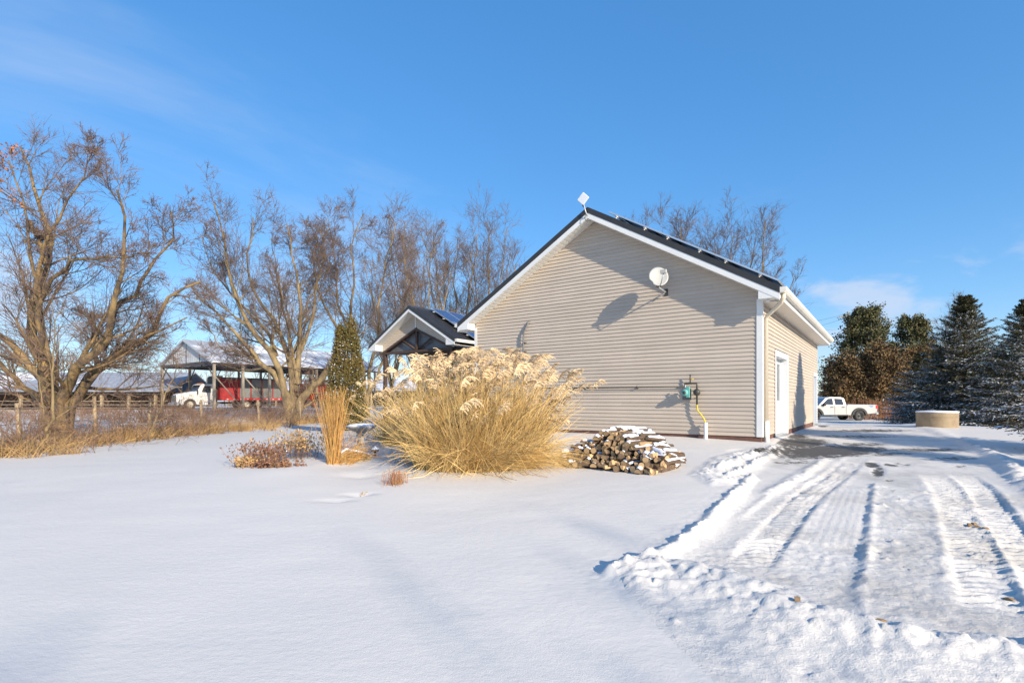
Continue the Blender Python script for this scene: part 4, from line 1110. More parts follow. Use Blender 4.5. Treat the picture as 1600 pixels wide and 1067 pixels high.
for s_ in (-1, 1):
    for poly in ([(2.83, 1.3), (2.9, 1.76), (3.52, 1.80), (3.52, 1.3)], [(3.7, 1.3), (3.7, 1.80), (4.05, 1.79), (4.62, 1.33)]):
        MB().add([(x, s_ * (cab_y(z) + 0.006), z) for x, z in poly], [(0, 1, 2, 3)]).build('side_window', 'glass', cbp)
    MB().box(3.60, 3.62, s_ * 0.985 - 0.006, s_ * 0.985 + 0.006, 0.55, 1.24).build('door_seam', 'dark_metal', bd)
    MB().box(2.64, 2.66, s_ * 0.985 - 0.006, s_ * 0.985 + 0.006, 0.55, 1.24).build('door_seam', 'dark_metal', bd)
    for xx in (2.8, 3.75): MB().box(xx, xx + 0.22, s_ * 1.0 - 0.025, s_ * 1.0 + 0.025, 1.08, 1.13).build('door_handle', 'dark_metal', bd)
    MB().box(2.5, 4.6, s_ * 1.0 - 0.03, s_ * 1.0 + 0.03, 0.42, 0.50).build('running_board', 'flare_black', bd)
    for cx in (1.55, 5.22):
        pr = [(cx + 0.66 * math.cos(t), 0.42 + 0.64 * math.sin(t)) for t in np.linspace(0.1, math.pi - 0.1, 12)] + [(cx + 0.49 * math.cos(t), 0.42 + 0.49 * math.sin(t)) for t in np.linspace(math.pi - 0.1, 0.1, 12)]
        y0, y1 = sorted((s_ * 0.93, s_ * 1.07))
        fl_ = MB().prism(pr, 1, y0, y1).build('fender_flare', 'flare_black', pk)
        for k in range(7):
            t = 0.35 + k * 0.4
            MB().lathe([(0.0, s_ * 0.014), (0.02, 0.0)], 6, (cx + 0.585 * math.cos(t), s_ * 1.072, 0.42 + 0.57 * math.sin(t)), 'y').build('bolt', 'chrome', fl_)
        wheel(pk, cx, s_ * 0.90, 0.42, 0.42, 0.30, rim='rim_dark', side=s_)
    MB().box(0.0, 0.16, s_ * 0.97 - 0.025, s_ * 0.97 + 0.025, 0.98, 1.26).build('tail_lamp', 'tail_red', pk)
    MB().box(4.45, 4.6, s_ * 1.08 - 0.1, s_ * 1.08 + 0.1, 1.22, 1.40).build('mirror', 'flare_black', pk)
    MB().box(0.35, 0.75, s_ * 0.983 - 0.003, s_ * 0.983 + 0.003, 1.19, 1.25).build('decal', 'decal_blue', bd)
    MB().box(0.42, 0.62, s_ * 0.983 - 0.003, s_ * 0.983 + 0.003, 1.10, 1.17).build('decal', 'decal_blue', bd)
MB().box(-0.14, 0.06, -0.93, 0.93, 0.52, 0.72).build('rear_bumper', 'chrome', pk, 0.03)
MB().box(-0.012, 0.02, -0.75, 0.75, 0.76, 1.28).build('tailgate', 'pickup_white', pk)
MB().box(0.1, 2.5, -0.85, 0.85, 1.331, 1.345).build('bed_cover', 'flare_black', pk)

# ------------------------------------------------------------------ concrete ring by the spruces
c = GH(1464, 667)
ring = tag(empty('well_ring', c + np.array([0, 0, 0])), 'round tan concrete well ring with snow on its lid before the spruces', 'well')
MB().lathe([(0.64, -0.3), (0.64, 0.0), (0.64, 0.53), (0.62, 0.55), (0.0, 0.56)], 40).build('wall', 'concrete', ring)
MB().lathe([(0.65, 0.535), (0.655, 0.565), (0.61, 0.59), (0.35, 0.60), (0.0, 0.605)], 40).build('snow_cap', 'branch_snow', ring)
MB().lathe([(0.643, 0.36), (0.65, 0.37), (0.643, 0.38)], 40).build('joint', 'concrete', ring)

# ------------------------------------------------------------------ utility pole and lines
PD = 62.0
pb = px(1325, 640, PD); pb[2] = gz(pb[0], pb[1])
ptop = CAMZ + (HYP - 487) / FPX * PD
pole = tag(empty('utility_pole', pb), 'pale wooden utility pole standing before the tall evergreen', 'pole')
MB().tube([(0, 0, -0.5), (0, 0, ptop - pb[2])], [0.17, 0.12], 10).build('shaft', 'pole_wood', pole)
MB().box(-1.1, 1.1, -0.18, -0.09, ptop - pb[2] - 0.7, ptop - pb[2] - 0.56).build('crossarm', 'pole_wood', pole)
MB().lathe([(0, 0), (0.2, 0.02), (0.22, 0.7), (0, 0.75)], 12, (0.35, -0.1, ptop - pb[2] - 2.6)).build('transformer', 'galv', pole)
for k, (zz, u2, v2) in enumerate(((-0.1, 1240, 500), (-0.6, 1240, 510), (-0.55, 1700, 492))):
    e = px(u2, v2, PD + (14 if u2 < 1300 else -4))
    a = np.array([pb[0], pb[1], ptop + zz]); pts = []
    for t in np.linspace(0, 1, 12):
        p_ = a * (1 - t) + e * t; p_[2] -= 0.5 * math.sin(math.pi * t); pts.append(p_)
    tag(MB().tube(pts, 0.014, 4).build('power_line', 'wire'), ['topmost wire from the utility pole towards the house roof', 'lower wire from the utility pole towards the house roof', 'wire from the utility pole passing above the spruces'][k], 'wire', 'overhead wires')

# ------------------------------------------------------------------ vegetation helpers (vectorised)
def norm(v): return v / (np.linalg.norm(v, axis=-1, keepdims=True) + 1e-9)
def rotate(v, ax, an):
    c, s_ = np.cos(an)[..., None], np.sin(an)[..., None]
    return v * c + np.cross(ax, v) * s_ + ax * (ax * v).sum(-1, keepdims=True) * (1 - c)
def grow(rng, st, dr, ln, rad, nseg, wob, up, taper=0.35):
    N = len(st); P = np.empty((N, nseg + 1, 3)); P[:, 0] = st; d = norm(dr)
    for k in range(nseg):
        d = norm(d + rng.normal(0, wob, (N, 3)) + np.array([0, 0, up])); P[:, k + 1] = P[:, k] + d * (ln / nseg)[:, None]
    R = rad[:, None] * np.linspace(1, taper, nseg + 1)[None]
    return P, R
def spawn(rng, P, R, ln, k, fmin, fmax, ang, asd, lr, rr=0.6, rmin=0.0, fall=0.55):
    N, n1, _ = P.shape; pi_ = np.repeat(np.arange(N), k); Mx = len(pi_)
    f = rng.uniform(fmin, fmax, Mx); q = f * (n1 - 1); i = np.minimum(q.astype(int), n1 - 2); w = (q - i)[:, None]
    st = P[pi_, i] * (1 - w) + P[pi_, i + 1] * w
    tan = norm(P[pi_, i + 1] - P[pi_, i])
    ax = norm(np.cross(tan, norm(rng.normal(0, 1, (Mx, 3)))))
    dr = rotate(tan, ax, rng.normal(ang, asd, Mx))
    L = ln[pi_] * lr * (1 - fall * f) * rng.uniform(0.6, 1.35, Mx)
    rad = np.maximum((R[pi_, i] * (1 - w[:, 0]) + R[pi_, i + 1] * w[:, 0]) * rr, rmin)
    return st, dr, L, rad
def tubes(P, R, sides):
    N, n1, _ = P.shape
    T = np.empty_like(P); T[:, 1:-1] = P[:, 2:] - P[:, :-2]; T[:, 0] = P[:, 1] - P[:, 0]; T[:, -1] = P[:, -1] - P[:, -2]
    T = norm(T); ref = np.array([0.31, 0.82, 0.48])
    a = norm(np.cross(T, ref)); b_ = np.cross(a, T)
    an = np.arange(sides) * 2 * np.pi / sides
    Vv = P[:, :, None] + R[:, :, None, None] * (np.cos(an)[None, None, :, None] * a[:, :, None] + np.sin(an)[None, None, :, None] * b_[:, :, None])
    base = (np.arange(N) * n1 * sides)[:, None, None]
    i = np.arange(n1 - 1)[None, :, None] * sides; k = np.arange(sides)[None, None]; k2 = (k + 1) % sides
    Q = np.stack([base + i + k, base + i + k2, base + i + sides + k2, base + i + sides + k], -1).reshape(-1, 4)
    return Vv.reshape(-1, 3), Q
class Acc:
    def __init__(s): s.V = []; s.Q = []; s.T = []; s.n = 0
    def add(s, V, Q=None, T=None):
        if Q is not None: s.Q.append(Q + s.n)
        if T is not None: s.T.append(T + s.n)
        s.V.append(V); s.n += len(V)
    def obj(s, name, m, parent=None, smooth=False):
        return np_obj(name, np.concatenate(s.V), [np.concatenate(a) for a in (s.Q, s.T) if a], m, parent, smooth=smooth)
def leaf_quads(C, D, U, ln, wd):
    """diamond leaves: centre-foot C, axis D, side U"""
    ln, wd = np.broadcast_to(ln, len(C))[:, None], np.broadcast_to(wd, len(C))[:, None]
    V = np.stack([C, C + D * ln * 0.45 + U * wd * 0.5, C + D * ln, C + D * ln * 0.45 - U * wd * 0.5], 1).reshape(-1, 3)
    return V, np.arange(len(V)).reshape(-1, 4)
def rand_dir(rng, n_): return norm(rng.normal(0, 1, (n_, 3)))
def ribbons(P, W):
    """flat blades along P (N,n,3) with half widths W (N,n)"""
    N, n1, _ = P.shape
    T = norm(np.gradient(P, axis=1)); a = norm(np.cross(T, np.array([0.2, 1.0, 0.1])))
    V = np.stack([P - a * W[..., None], P + a * W[..., None]], 2).reshape(-1, 3)
    base = (np.arange(N) * n1 * 2)[:, None]; i = np.arange(n1 - 1)[None] * 2
    return V, np.stack([base + i, base + i + 1, base + i + 3, base + i + 2], -1).reshape(-1, 4)

def resample(pl, n_):
    pl = np.asarray(pl, float); d = np.r_[0, np.cumsum(np.linalg.norm(np.diff(pl, axis=0), axis=1))]
    t = np.linspace(0, d[-1], n_ + 1)
    return np.stack([np.interp(t, d, pl[:, k]) for k in range(3)], 1)

def bare_tree(name, origin, limbs, seed, label, bark='bark', twig='twig', buds=0.5, k=(7, 7, 7), lens=(0.42, 0.42, 0.45), tw=0.007, up=(0.06, 0.05, 0.04), trunk_r=None, group='bare deciduous trees', leaves=None, ang=(0.75, 0.7, 0.7), nt=1):
    """limbs: list of (points relative to origin, r0, r1)"""
    rng = np.random.default_rng(seed)
    t = tag(empty(name, origin), label, 'tree', group)
    tr, tg_ = Acc(), Acc()
    NS = 12
    P0 = np.stack([resample(l[0], NS) for l in limbs])
    ln_ = np.linalg.norm(np.diff(P0, axis=1), axis=2).sum(1)
    P0[:, 1:] += rng.normal(0, 1, P0[:, 1:].shape) * (0.02 + ln_ * 0.004)[:, None, None]
    R0 = np.stack([l[2] + (l[1] - l[2]) * 0.68 * (1 - np.linspace(0, 1, NS + 1)) ** 1.3 for l in limbs])
    if trunk_r: R0[:, 0] *= 1.25
    V_, Q_ = tubes(P0, R0, 9); tr.add(V_, Q_)
    ln0 = np.linalg.norm(np.diff(P0, axis=1), axis=2).sum(1)
    a = spawn(rng, P0, R0, ln0, k[0], 0.2, 1.0, ang[0], 0.25, lens[0], 0.40, tw * 1.8)
    P1, R1 = grow(rng, *a, 7, 0.08, up[0], 0.25); V_, Q_ = tubes(P1, R1, 5); tr.add(V_, Q_)
    a = spawn(rng, P1, R1, a[2], k[1], 0.15, 1.0, ang[1], 0.25, lens[1] * 1.25, 0.5, tw * 1.15)
    P2, R2 = grow(rng, *a, 4, 0.09, up[1], 0.4); V_, Q_ = tubes(P2, R2, 3); tg_.add(V_, Q_)
    a = spawn(rng, P2, R2, a[2], k[2], 0.1, 1.0, ang[2], 0.28, lens[2] * 1.35, 0.6, tw, 0.4)
    P3, R3 = grow(rng, *a, 2, 0.10, up[2], 0.45); V_, Q_ = tubes(P3, R3, 3); tg_.add(V_, Q_)
    a = spawn(rng, P3, R3, a[2], nt, 0.2, 1.0, 0.6, 0.25, 0.7, 0.7, tw * 0.75, 0.3)
    P4, R4 = grow(rng, *a, 1, 0.12, up[2], 0.5); V_, Q_ = tubes(P4, R4, 3); tg_.add(V_, Q_)
    tr.obj('trunk', bark, t, True)
    crown = tg_.obj('crown', twig, t)
    if buds > 0:
        tips = np.concatenate([P4[:, -1], P3[:, -1]]); tips = tips[rng.random(len(tips)) < buds]
        b_ = Acc(); d = rand_dir(rng, len(tips)); u = norm(np.cross(d, rand_dir(rng, len(tips))))
        b_.add(*leaf_quads(tips - d * tw * 2, d, u, tw * 5, tw * 2.6))
        b_.obj('bud', 'bud', crown)['kind'] = 'stuff'
    if leaves is not None:
        tips = P3[:, -1]; tips = tips[leaves(tips + np.array(origin))]
        tips = np.repeat(tips[rng.random(len(tips)) < 0.6], 2, 0); tips = tips + rng.normal(0, 0.08, tips.shape)
        b_ = Acc(); d = rand_dir(rng, len(tips)); u = norm(np.cross(d, rand_dir(rng, len(tips)))); b_.add(*leaf_quads(tips, d, u, 0.09, 0.06))
        b_.obj('dry_leaf', 'orange_leaf', crown)['kind'] = 'stuff'
    return t

def limbs_px(org, depth, spec, seed, rscale=1.0):
    """limbs given as photo pixels on the tree's own depth, spread in depth at random"""
    rng = np.random.default_rng(seed); out = []
    for pts, r0, r1 in spec:
        n_ = len(pts); off = rng.normal(0, 0.10) * depth * 0.6
        ps = []
        for i, (u, v) in enumerate(pts):
            f = i / (n_ - 1); ps.append(px(u, v, depth + off * f ** 1.3) - org)
        out.append((np.array(ps), r0 * rscale, r1 * rscale))
    return out

# big old tree at far left
og = G(88, 694); oA = np.array([og[0], og[1], og[2] - 0.1]); dA = og[1]
specA = [([(86, 697), (80, 640), (63, 551), (44, 507), (54, 458), (73, 414), (83, 361), (58, 288), (29, 229)], 0.30, 0.03),
         ([(92, 697), (95, 628), (117, 580), (161, 546), (175, 492), (190, 434), (195, 346), (182, 297)], 0.28, 0.025),
         ([(100, 696), (105, 640), (146, 580), (209, 541), (248, 507), (251, 487), (273, 453), (317, 443)], 0.30, 0.03),
         ([(84, 690), (78, 610), (29, 550), (0, 521), (-40, 480), (-60, 420)], 0.24, 0.04),
         ([(80, 690), (70, 640), (30, 600), (0, 565), (-50, 545)], 0.20, 0.04),
         ([(160, 547), (185, 473), (214, 458), (243, 409), (273, 370), (268, 330)], 0.13, 0.02),
         ([(63, 551), (58, 500), (75, 450), (112, 409), (160, 400), (205, 402)], 0.13, 0.02),
         ([(95, 640), (70, 560), (62, 480), (48, 400), (40, 330), (12, 250)], 0.14, 0.02),
         ([(54, 458), (66, 400), (90, 340), (120, 290), (145, 240)], 0.10, 0.015),
         ([(146, 580), (150, 540), (145, 500), (143, 492)], 0.09, 0.07),
         ([(73, 414), (62, 380), (47, 345)], 0.08, 0.05),
         ([(110, 640), (135, 600), (175, 560), (205, 530), (250, 520), (290, 500)], 0.12, 0.02)]
bare_tree('old_tree', oA, limbs_px(oA, dA, specA, 3), 11, 'massive many stemmed bare tree with reddish buds at the left fence', k=(14, 8, 7), lens=(0.32, 0.45, 0.55), nt=2, tw=0.0058, buds=0.6, trunk_r=True,
          leaves=lambda p: ((p[:, 0] / p[:, 1] * FPX + CXP) < 30) & ((HYP - (p[:, 2] - CAMZ) / p[:, 1] * FPX) < 345))
# spreading tree in front of the shed
og = G(457, 657); dB = 33.0
oB = np.array([(457 - CXP) / FPX * dB, dB, gz((457 - CXP) / FPX * dB, dB) - 0.1])
vb = 660
specB = [([(455, vb), (450, 622), (432, 587), (401, 564), (374, 526), (355, 507), (328, 480), (300, 455)], 0.36, 0.04),
         ([(452, vb), (445, 610), (432, 557), (386, 510), (363, 449), (351, 376), (336, 316)], 0.36, 0.035),
         ([(457, vb), (455, 564), (424, 495), (394, 449), (386, 395), (401, 341)], 0.32, 0.03),
         ([(460, vb), (463, 603), (470, 549), (467, 495), (470, 441), (455, 388), (447, 350)], 0.34, 0.03),
         ([(462, 600), (470, 549), (486, 503), (493, 453), (509, 395), (500, 355)], 0.22, 0.025),
         ([(460, vb), (472, 622), (490, 603), (509, 584), (514, 578)], 0.34, 0.2),
         ([(445, 610), (409, 564), (370, 552), (345, 545), (332, 518), (310, 505)], 0.14, 0.02),
         ([(432, 557), (420, 520), (370, 470), (330, 420), (318, 370)], 0.16, 0.02),
         ([(467, 600), (456, 540), (440, 480), (430, 420), (425, 370)], 0.18, 0.02)]
bare_tree('spreading_tree', oB, limbs_px(oB, dB, specB, 5), 21, 'spreading pale barked bare tree standing before the pole shed', 'bark_pale', k=(14, 8, 7), lens=(0.34, 0.45, 0.52), nt=2, tw=0.0095, buds=0.5, trunk_r=True)
# leaning trees behind the cedar
dC = 38.0; oC = np.array([(572 - CXP) / FPX * dC, dC, gz((572 - CXP) / FPX * dC, dC) - 0.1])
specC = [([(574, 655), (570, 599), (555, 541), (524, 507), (501, 464), (490, 420), (497, 370)], 0.30, 0.03),
         ([(574, 655), (566, 570), (548, 495), (555, 434), (547, 376), (563, 335)], 0.28, 0.03),
         ([(576, 655), (574, 590), (590, 540), (592, 480), (600, 420), (620, 350)], 0.24, 0.03),
         ([(555, 541), (530, 480), (525, 430), (520, 370), (508, 340)], 0.16, 0.02),
         ([(574, 620), (600, 560), (625, 500), (640, 450)], 0.16, 0.02)]
bare_tree('leaning_tree', oC, limbs_px(oC, dC, specC, 8), 31, 'pale leaning bare tree rising behind the cedar', 'bark_pale', k=(14, 9, 7), lens=(0.34, 0.45, 0.52), nt=2, tw=0.010, buds=0.3)

def auto_limbs(rng, H, n_, spread, r0):
    out = []
    for i in range(n_):
        az = 2 * math.pi * (i + rng.uniform(-0.3, 0.3)) / n_; sp = spread * rng.uniform(0.5, 1.0); h = H * rng.uniform(0.82, 1.0)
        pts = [np.zeros(3), np.array([0.02 * math.cos(az), 0.02 * math.sin(az), H * rng.uniform(0.10, 0.2)])]
        for f in (0.35, 0.55, 0.75, 1.0):
            rr = sp * f ** 0.9 + rng.normal(0, 0.12)
            pts.append(np.array([math.cos(az + rng.normal(0, 0.1)) * rr, math.sin(az + rng.normal(0, 0.1)) * rr, h * f]))
        out.append((np.array(pts), r0 * rng.uniform(0.7, 1.0), 0.03))
    return out
# trees behind the buildings
for i, (u, vt, D, n_, sp, sd, lab) in enumerate((
        (655, 314, 46, 7, 3.6, 41, 'tall bare tree above the porch wing ridge'),
        (706, 326, 50, 6, 3.2, 42, 'slender bare tree between the porch wing and the gable'),
        (772, 324, 47, 7, 3.6, 43, 'bare tree just left of the gable roof edge'),
        (1046, 316, 46, 8, 4.2, 44, 'bare treetop over the roof just right of the antenna'),
        (1116, 322, 44, 9, 4.6, 45, 'rounded bare treetop above the solar panels'),
        (1172, 380, 42, 8, 4.4, 46, 'bare treetop leaning out beyond the roof eave'),
        (612, 346, 56, 6, 3.5, 47, 'thin bare tree far back left of the porch wing'),
        (1478, 480, 62, 5, 3.0, 48, 'small reddish bare tree behind the spruces'))):
    r_ = np.random.default_rng(sd)
    x = (u - CXP) / FPX * D; o = np.array([x, D, gz(x, D) - 0.1]); H = CAMZ + (HYP - vt) / FPX * D - o[2]
    bare_tree('bare_tree', o, auto_limbs(r_, H * 0.9, n_, sp, 0.2), sd, lab, 'bark_pale', 'twig_far', 0.2, k=(11, 8, 6) if n_ > 7 else (11, 7, 5) if n_ > 5 else (12, 8, 5), lens=(0.34, 0.48, 0.54), nt=2, tw=0.0098, up=(0.10, 0.08, 0.05), ang=(0.6, 0.6, 0.65))
# bare tree behind the viewer: its limbs shade the near lawn
r_ = np.random.default_rng(77)
bare_tree('bare_tree', (14.5, -31.0, 0), auto_limbs(r_, 18.5, 8, 8.5, 0.13), 77, 'bare tree out of view whose branch shadows streak the near lawn', k=(9, 6, 3), buds=0, tw=0.012)

# distant scrub and woods
rng = np.random.default_rng(99)
def far_wood(x0, x1, y0, y1, hmin, hmax, n_, label):
    a = Acc(); xs = rng.uniform(x0, x1, n_); ys = rng.uniform(y0, y1, n_); hs = rng.uniform(hmin, hmax, n_)
    st = np.stack([xs, ys, base_h(xs, ys)], 1)
    P, R = grow(rng, st, np.tile([0, 0, 1.0], (n_, 1)), hs, hs * 0.015, 5, 0.05, 0.05, 0.3); a.add(*tubes(P, R, 3))
    b_ = spawn(rng, P, R, hs, 11, 0.2, 1.0, 0.6, 0.2, 0.4, 0.5, 0.03); P2, R2 = grow(rng, *b_, 3, 0.15, 0.12, 0.4); a.add(*tubes(P2, R2, 3))
    b_ = spawn(rng, P2, R2, b_[2], 3, 0.2, 1.0, 0.6, 0.2, 0.7, 0.5, 0.025); P3, R3 = grow(rng, *b_, 2, 0.15, 0.1, 0.4); a.add(*tubes(P3, R3, 3))
    return tag(a.obj('distant_wood', 'twig_far'), label, 'woods', kind='stuff')
far_wood(-150, -20, 110, 150, 5, 10, 120, 'distant grey line of bare woods behind the barns')
far_wood(20, 130, 150, 190, 6, 11, 60, 'distant bare woods behind the evergreens at right')
far_wood(-20, 20, 140, 170, 6, 11, 40, 'distant bare woods behind the house')

# ------------------------------------------------------------------ hedgerow fence and brush
fl_px = [(-40, 716), (32, 709), (150, 692), (232, 684), (315, 677), (405, 669), (470, 663), (520, 658)]
fpts = np.array([G(u, v) for u, v in fl_px])
fence = tag(empty('wire_fence', fpts[1]), 'wire fence on weathered posts along the brushy field edge', 'fence')
po = fpts[1]
prs = np.random.default_rng(4)
for i, p in enumerate(fpts):
    h = 1.35 + prs.uniform(-0.1, 0.2); lx, ly = prs.normal(0, 0.05, 2)
    q = np.array([p[0], p[1], hz(p[0], p[1])]) - po
    MB().tube([q + (0, 0, -0.4), q + (lx * 0.5, ly * 0.5, h * 0.5), q + (lx, ly, h)], [0.06, 0.055, 0.05], 8).build('post', 'post_wood', fence)
for z in (0.35, 0.75, 1.15):
    pts = []
    for p in fpts: pts.append(np.array([p[0], p[1], hz(p[0], p[1]) + z]) - po)
    MB().tube(pts, 0.008, 4).build('wire', 'wire', fence)
def along_fence(rng, n_, w, umin=-60, umax=520):
    t = rng.uniform(0, len(fpts) - 1, n_); i = np.minimum(t.astype(int), len(fpts) - 2); f = (t - i)[:, None]
    p = fpts[i] * (1 - f) + fpts[i + 1] * f
    d = fpts[-1] - fpts[0]; nrm_ = np.array([-d[1], d[0]]) / np.hypot(d[0], d[1])
    o = rng.normal(0, 1, n_) * w
    p[:, 0] += nrm_[0] * o; p[:, 1] += nrm_[1] * o
    p[:, 2] = base_h(p[:, 0], p[:, 1])
    return p
rng = np.random.default_rng(15)
a = Acc(); p = along_fence(rng, 1150, 1.0); p = p[vnoise(p[:, 0] * 0.9, p[:, 1] * 0.9, 3) > 0.35]; n_ = len(p)
dr = rand_dir(rng, n_); dr[:, 2] = np.abs(dr[:, 2]) + 0.7; ln = rng.gamma(3.0, 0.32, n_) + 0.3
P, R = grow(rng, p, dr, ln, rng.uniform(0.004, 0.010, n_), 5, 0.2, -0.02, 0.4); a.add(*tubes(P, R, 3))
b_ = spawn(rng, P, R, ln, 5, 0.2, 1, 0.7, 0.3, 0.5, 0.7, 0.003); P2, R2 = grow(rng, *b_, 3, 0.2, 0.0, 0.5); a.add(*tubes(P2, R2, 3))
b_ = spawn(rng, P2, R2, b_[2], 2, 0.2, 1, 0.7, 0.3, 0.7, 0.7, 0.003); P3, R3 = grow(rng, *b_, 2, 0.2, 0.0, 0.5); a.add(*tubes(P3, R3, 3))
tag(a.obj('brush', 'brush_twig'), 'tangled brown brush and brambles along the fence line', 'brush', kind='stuff')
a = Acc(); p = along_fence(rng, 150, 0.8); p = np.repeat(p, 50, 0); p[:, :2] += rng.normal(0, 0.13, (len(p), 2)); n_ = len(p)
dr = rand_dir(rng, n_) * 0.55; dr[:, 2] = 0.8
P, R = grow(rng, p, dr, rng.uniform(0.2, 0.75, n_), np.full(n_, 0.007), 4, 0.15, -0.12, 0.2); a.add(*ribbons(P, R))
tag(a.obj('dry_grass', 'dry_grass'), 'tan dry grass tufts along the fence line', 'grass', kind='stuff')
# stubble and sparse weeds beyond the fence up to the shed
a = Acc(); n0 = 260; xs = rng.uniform(-42, -14, n0); ys = rng.uniform(30, 51, n0)
p = np.stack([xs, ys, base_h(xs, ys)], 1); p = np.repeat(p, 22, 0); p[:, :2] += rng.normal(0, 0.3, (len(p), 2)); n_ = len(p)
dr = rand_dir(rng, n_) * 0.5; dr[:, 2] = 0.8
P, R = grow(rng, p, dr, rng.uniform(0.25, 0.8, n_), np.full(n_, 0.013), 3, 0.15, -0.08, 0.3); a.add(*ribbons(P, R))
tag(a.obj('field_weeds', 'brush_twig'), 'sparse brown weeds standing in the snow before the pole shed', 'weeds', kind='stuff')
# saplings in the hedgerow
for i, (u, v, h, lean, lab) in enumerate(((76, 706, 3.4, (0.05, 0.0), 'pale young stem growing against the old tree trunk'), (68, 700, 2.6, (-0.1, 0.0), 'short thin sapling left of the old tree trunk'), (232, 690, 2.4, (0.5, 0.2), 'thin leaning sapling in the brush right of the old tree'), (452, 668, 3.0, (0.05, 0), 'slim sapling in front of the spreading tree'))):
    o = G(u, v); r_ = np.random.default_rng(60 + i)
    lm = [(np.array([[0, 0, 0], [lean[0] * h * 0.25, 0.02, h * 0.35], [lean[0] * h * 0.45, 0.05, h * 0.65], [lean[0] * h * 0.8, 0.0, h]]), 0.07 if i == 0 else 0.04, 0.01)]
    bare_tree('sapling', o, lm, 60 + i, lab, 'bark_pale', 'brush_twig', 0, k=(9, 4, 3), tw=0.005, group='saplings in the hedgerow')

# ------------------------------------------------------------------ cedar
def foliage_cloud(rng, n_, shape, size, mt, name, parent, asp=0.6, upb=0.0):
    C = shape(rng, n_); D = rand_dir(rng, n_); D[:, 2] += upb; D = norm(D); U = norm(np.cross(D, rand_dir(rng, n_)))
    a = Acc(); a.add(*leaf_quads(C, D, U, size * rng.uniform(0.6, 1.4, n_), size * asp)); return a.obj(name, mt, parent)
o = G(541, 672); o[2] -= 0.02
cH = CAMZ + (HYP - 500) / FPX * o[1] - o[2]
ced = tag(empty('cedar', o), 'dark olive columnar cedar dusted with snow left of the porch', 'tree')
MB().tube([(0, 0, -0.2), (0.02, 0, cH * 0.5), (0, 0, cH * 0.93)], [0.12, 0.08, 0.02], 8).build('trunk', 'bark', ced)
def ced_r(f): return 0.74 * np.where(f < 0.18, 0.80 + f, np.clip(1.0 - (f - 0.18) / 0.82, 0, 1) ** 0.5 * 0.98 + 0.02)
def ced_shape(rng, n_):
    nc = 620
    f = rng.beta(1.2, 1.25, nc); an = rng.uniform(0, 2 * np.pi, nc); r_ = ced_r(f) * rng.uniform(0.62, 1.06, nc)
    # twin leaders
    lx = np.where(f > 0.6, np.where(np.cos(an) > 0, 0.12, -0.13), 0) * (f - 0.6) * 2.2
    cc = np.stack([r_ * np.cos(an) + lx, r_ * np.sin(an), 0.02 + f * cH * np.where((f > 0.6) & (np.cos(an) < 0), 0.93, 1.0)], 1)
    i = rng.integers(0, nc, n_); return cc[i] + rng.normal(0, 1, (n_, 3)) * np.array([0.06, 0.06, 0.10])
rng = np.random.default_rng(51)
foliage_cloud(rng, 26000, ced_shape, 0.075, 'cedar', 'crown', ced, 0.5, 1.2)['kind'] = 'stuff'
foliage_cloud(rng, 1300, lambda r, n_: ced_shape(r, n_) * np.array([1.04, 1.04, 1.0]), 0.042, 'branch_snow', 'snow', ced, 0.7)['kind'] = 'stuff'

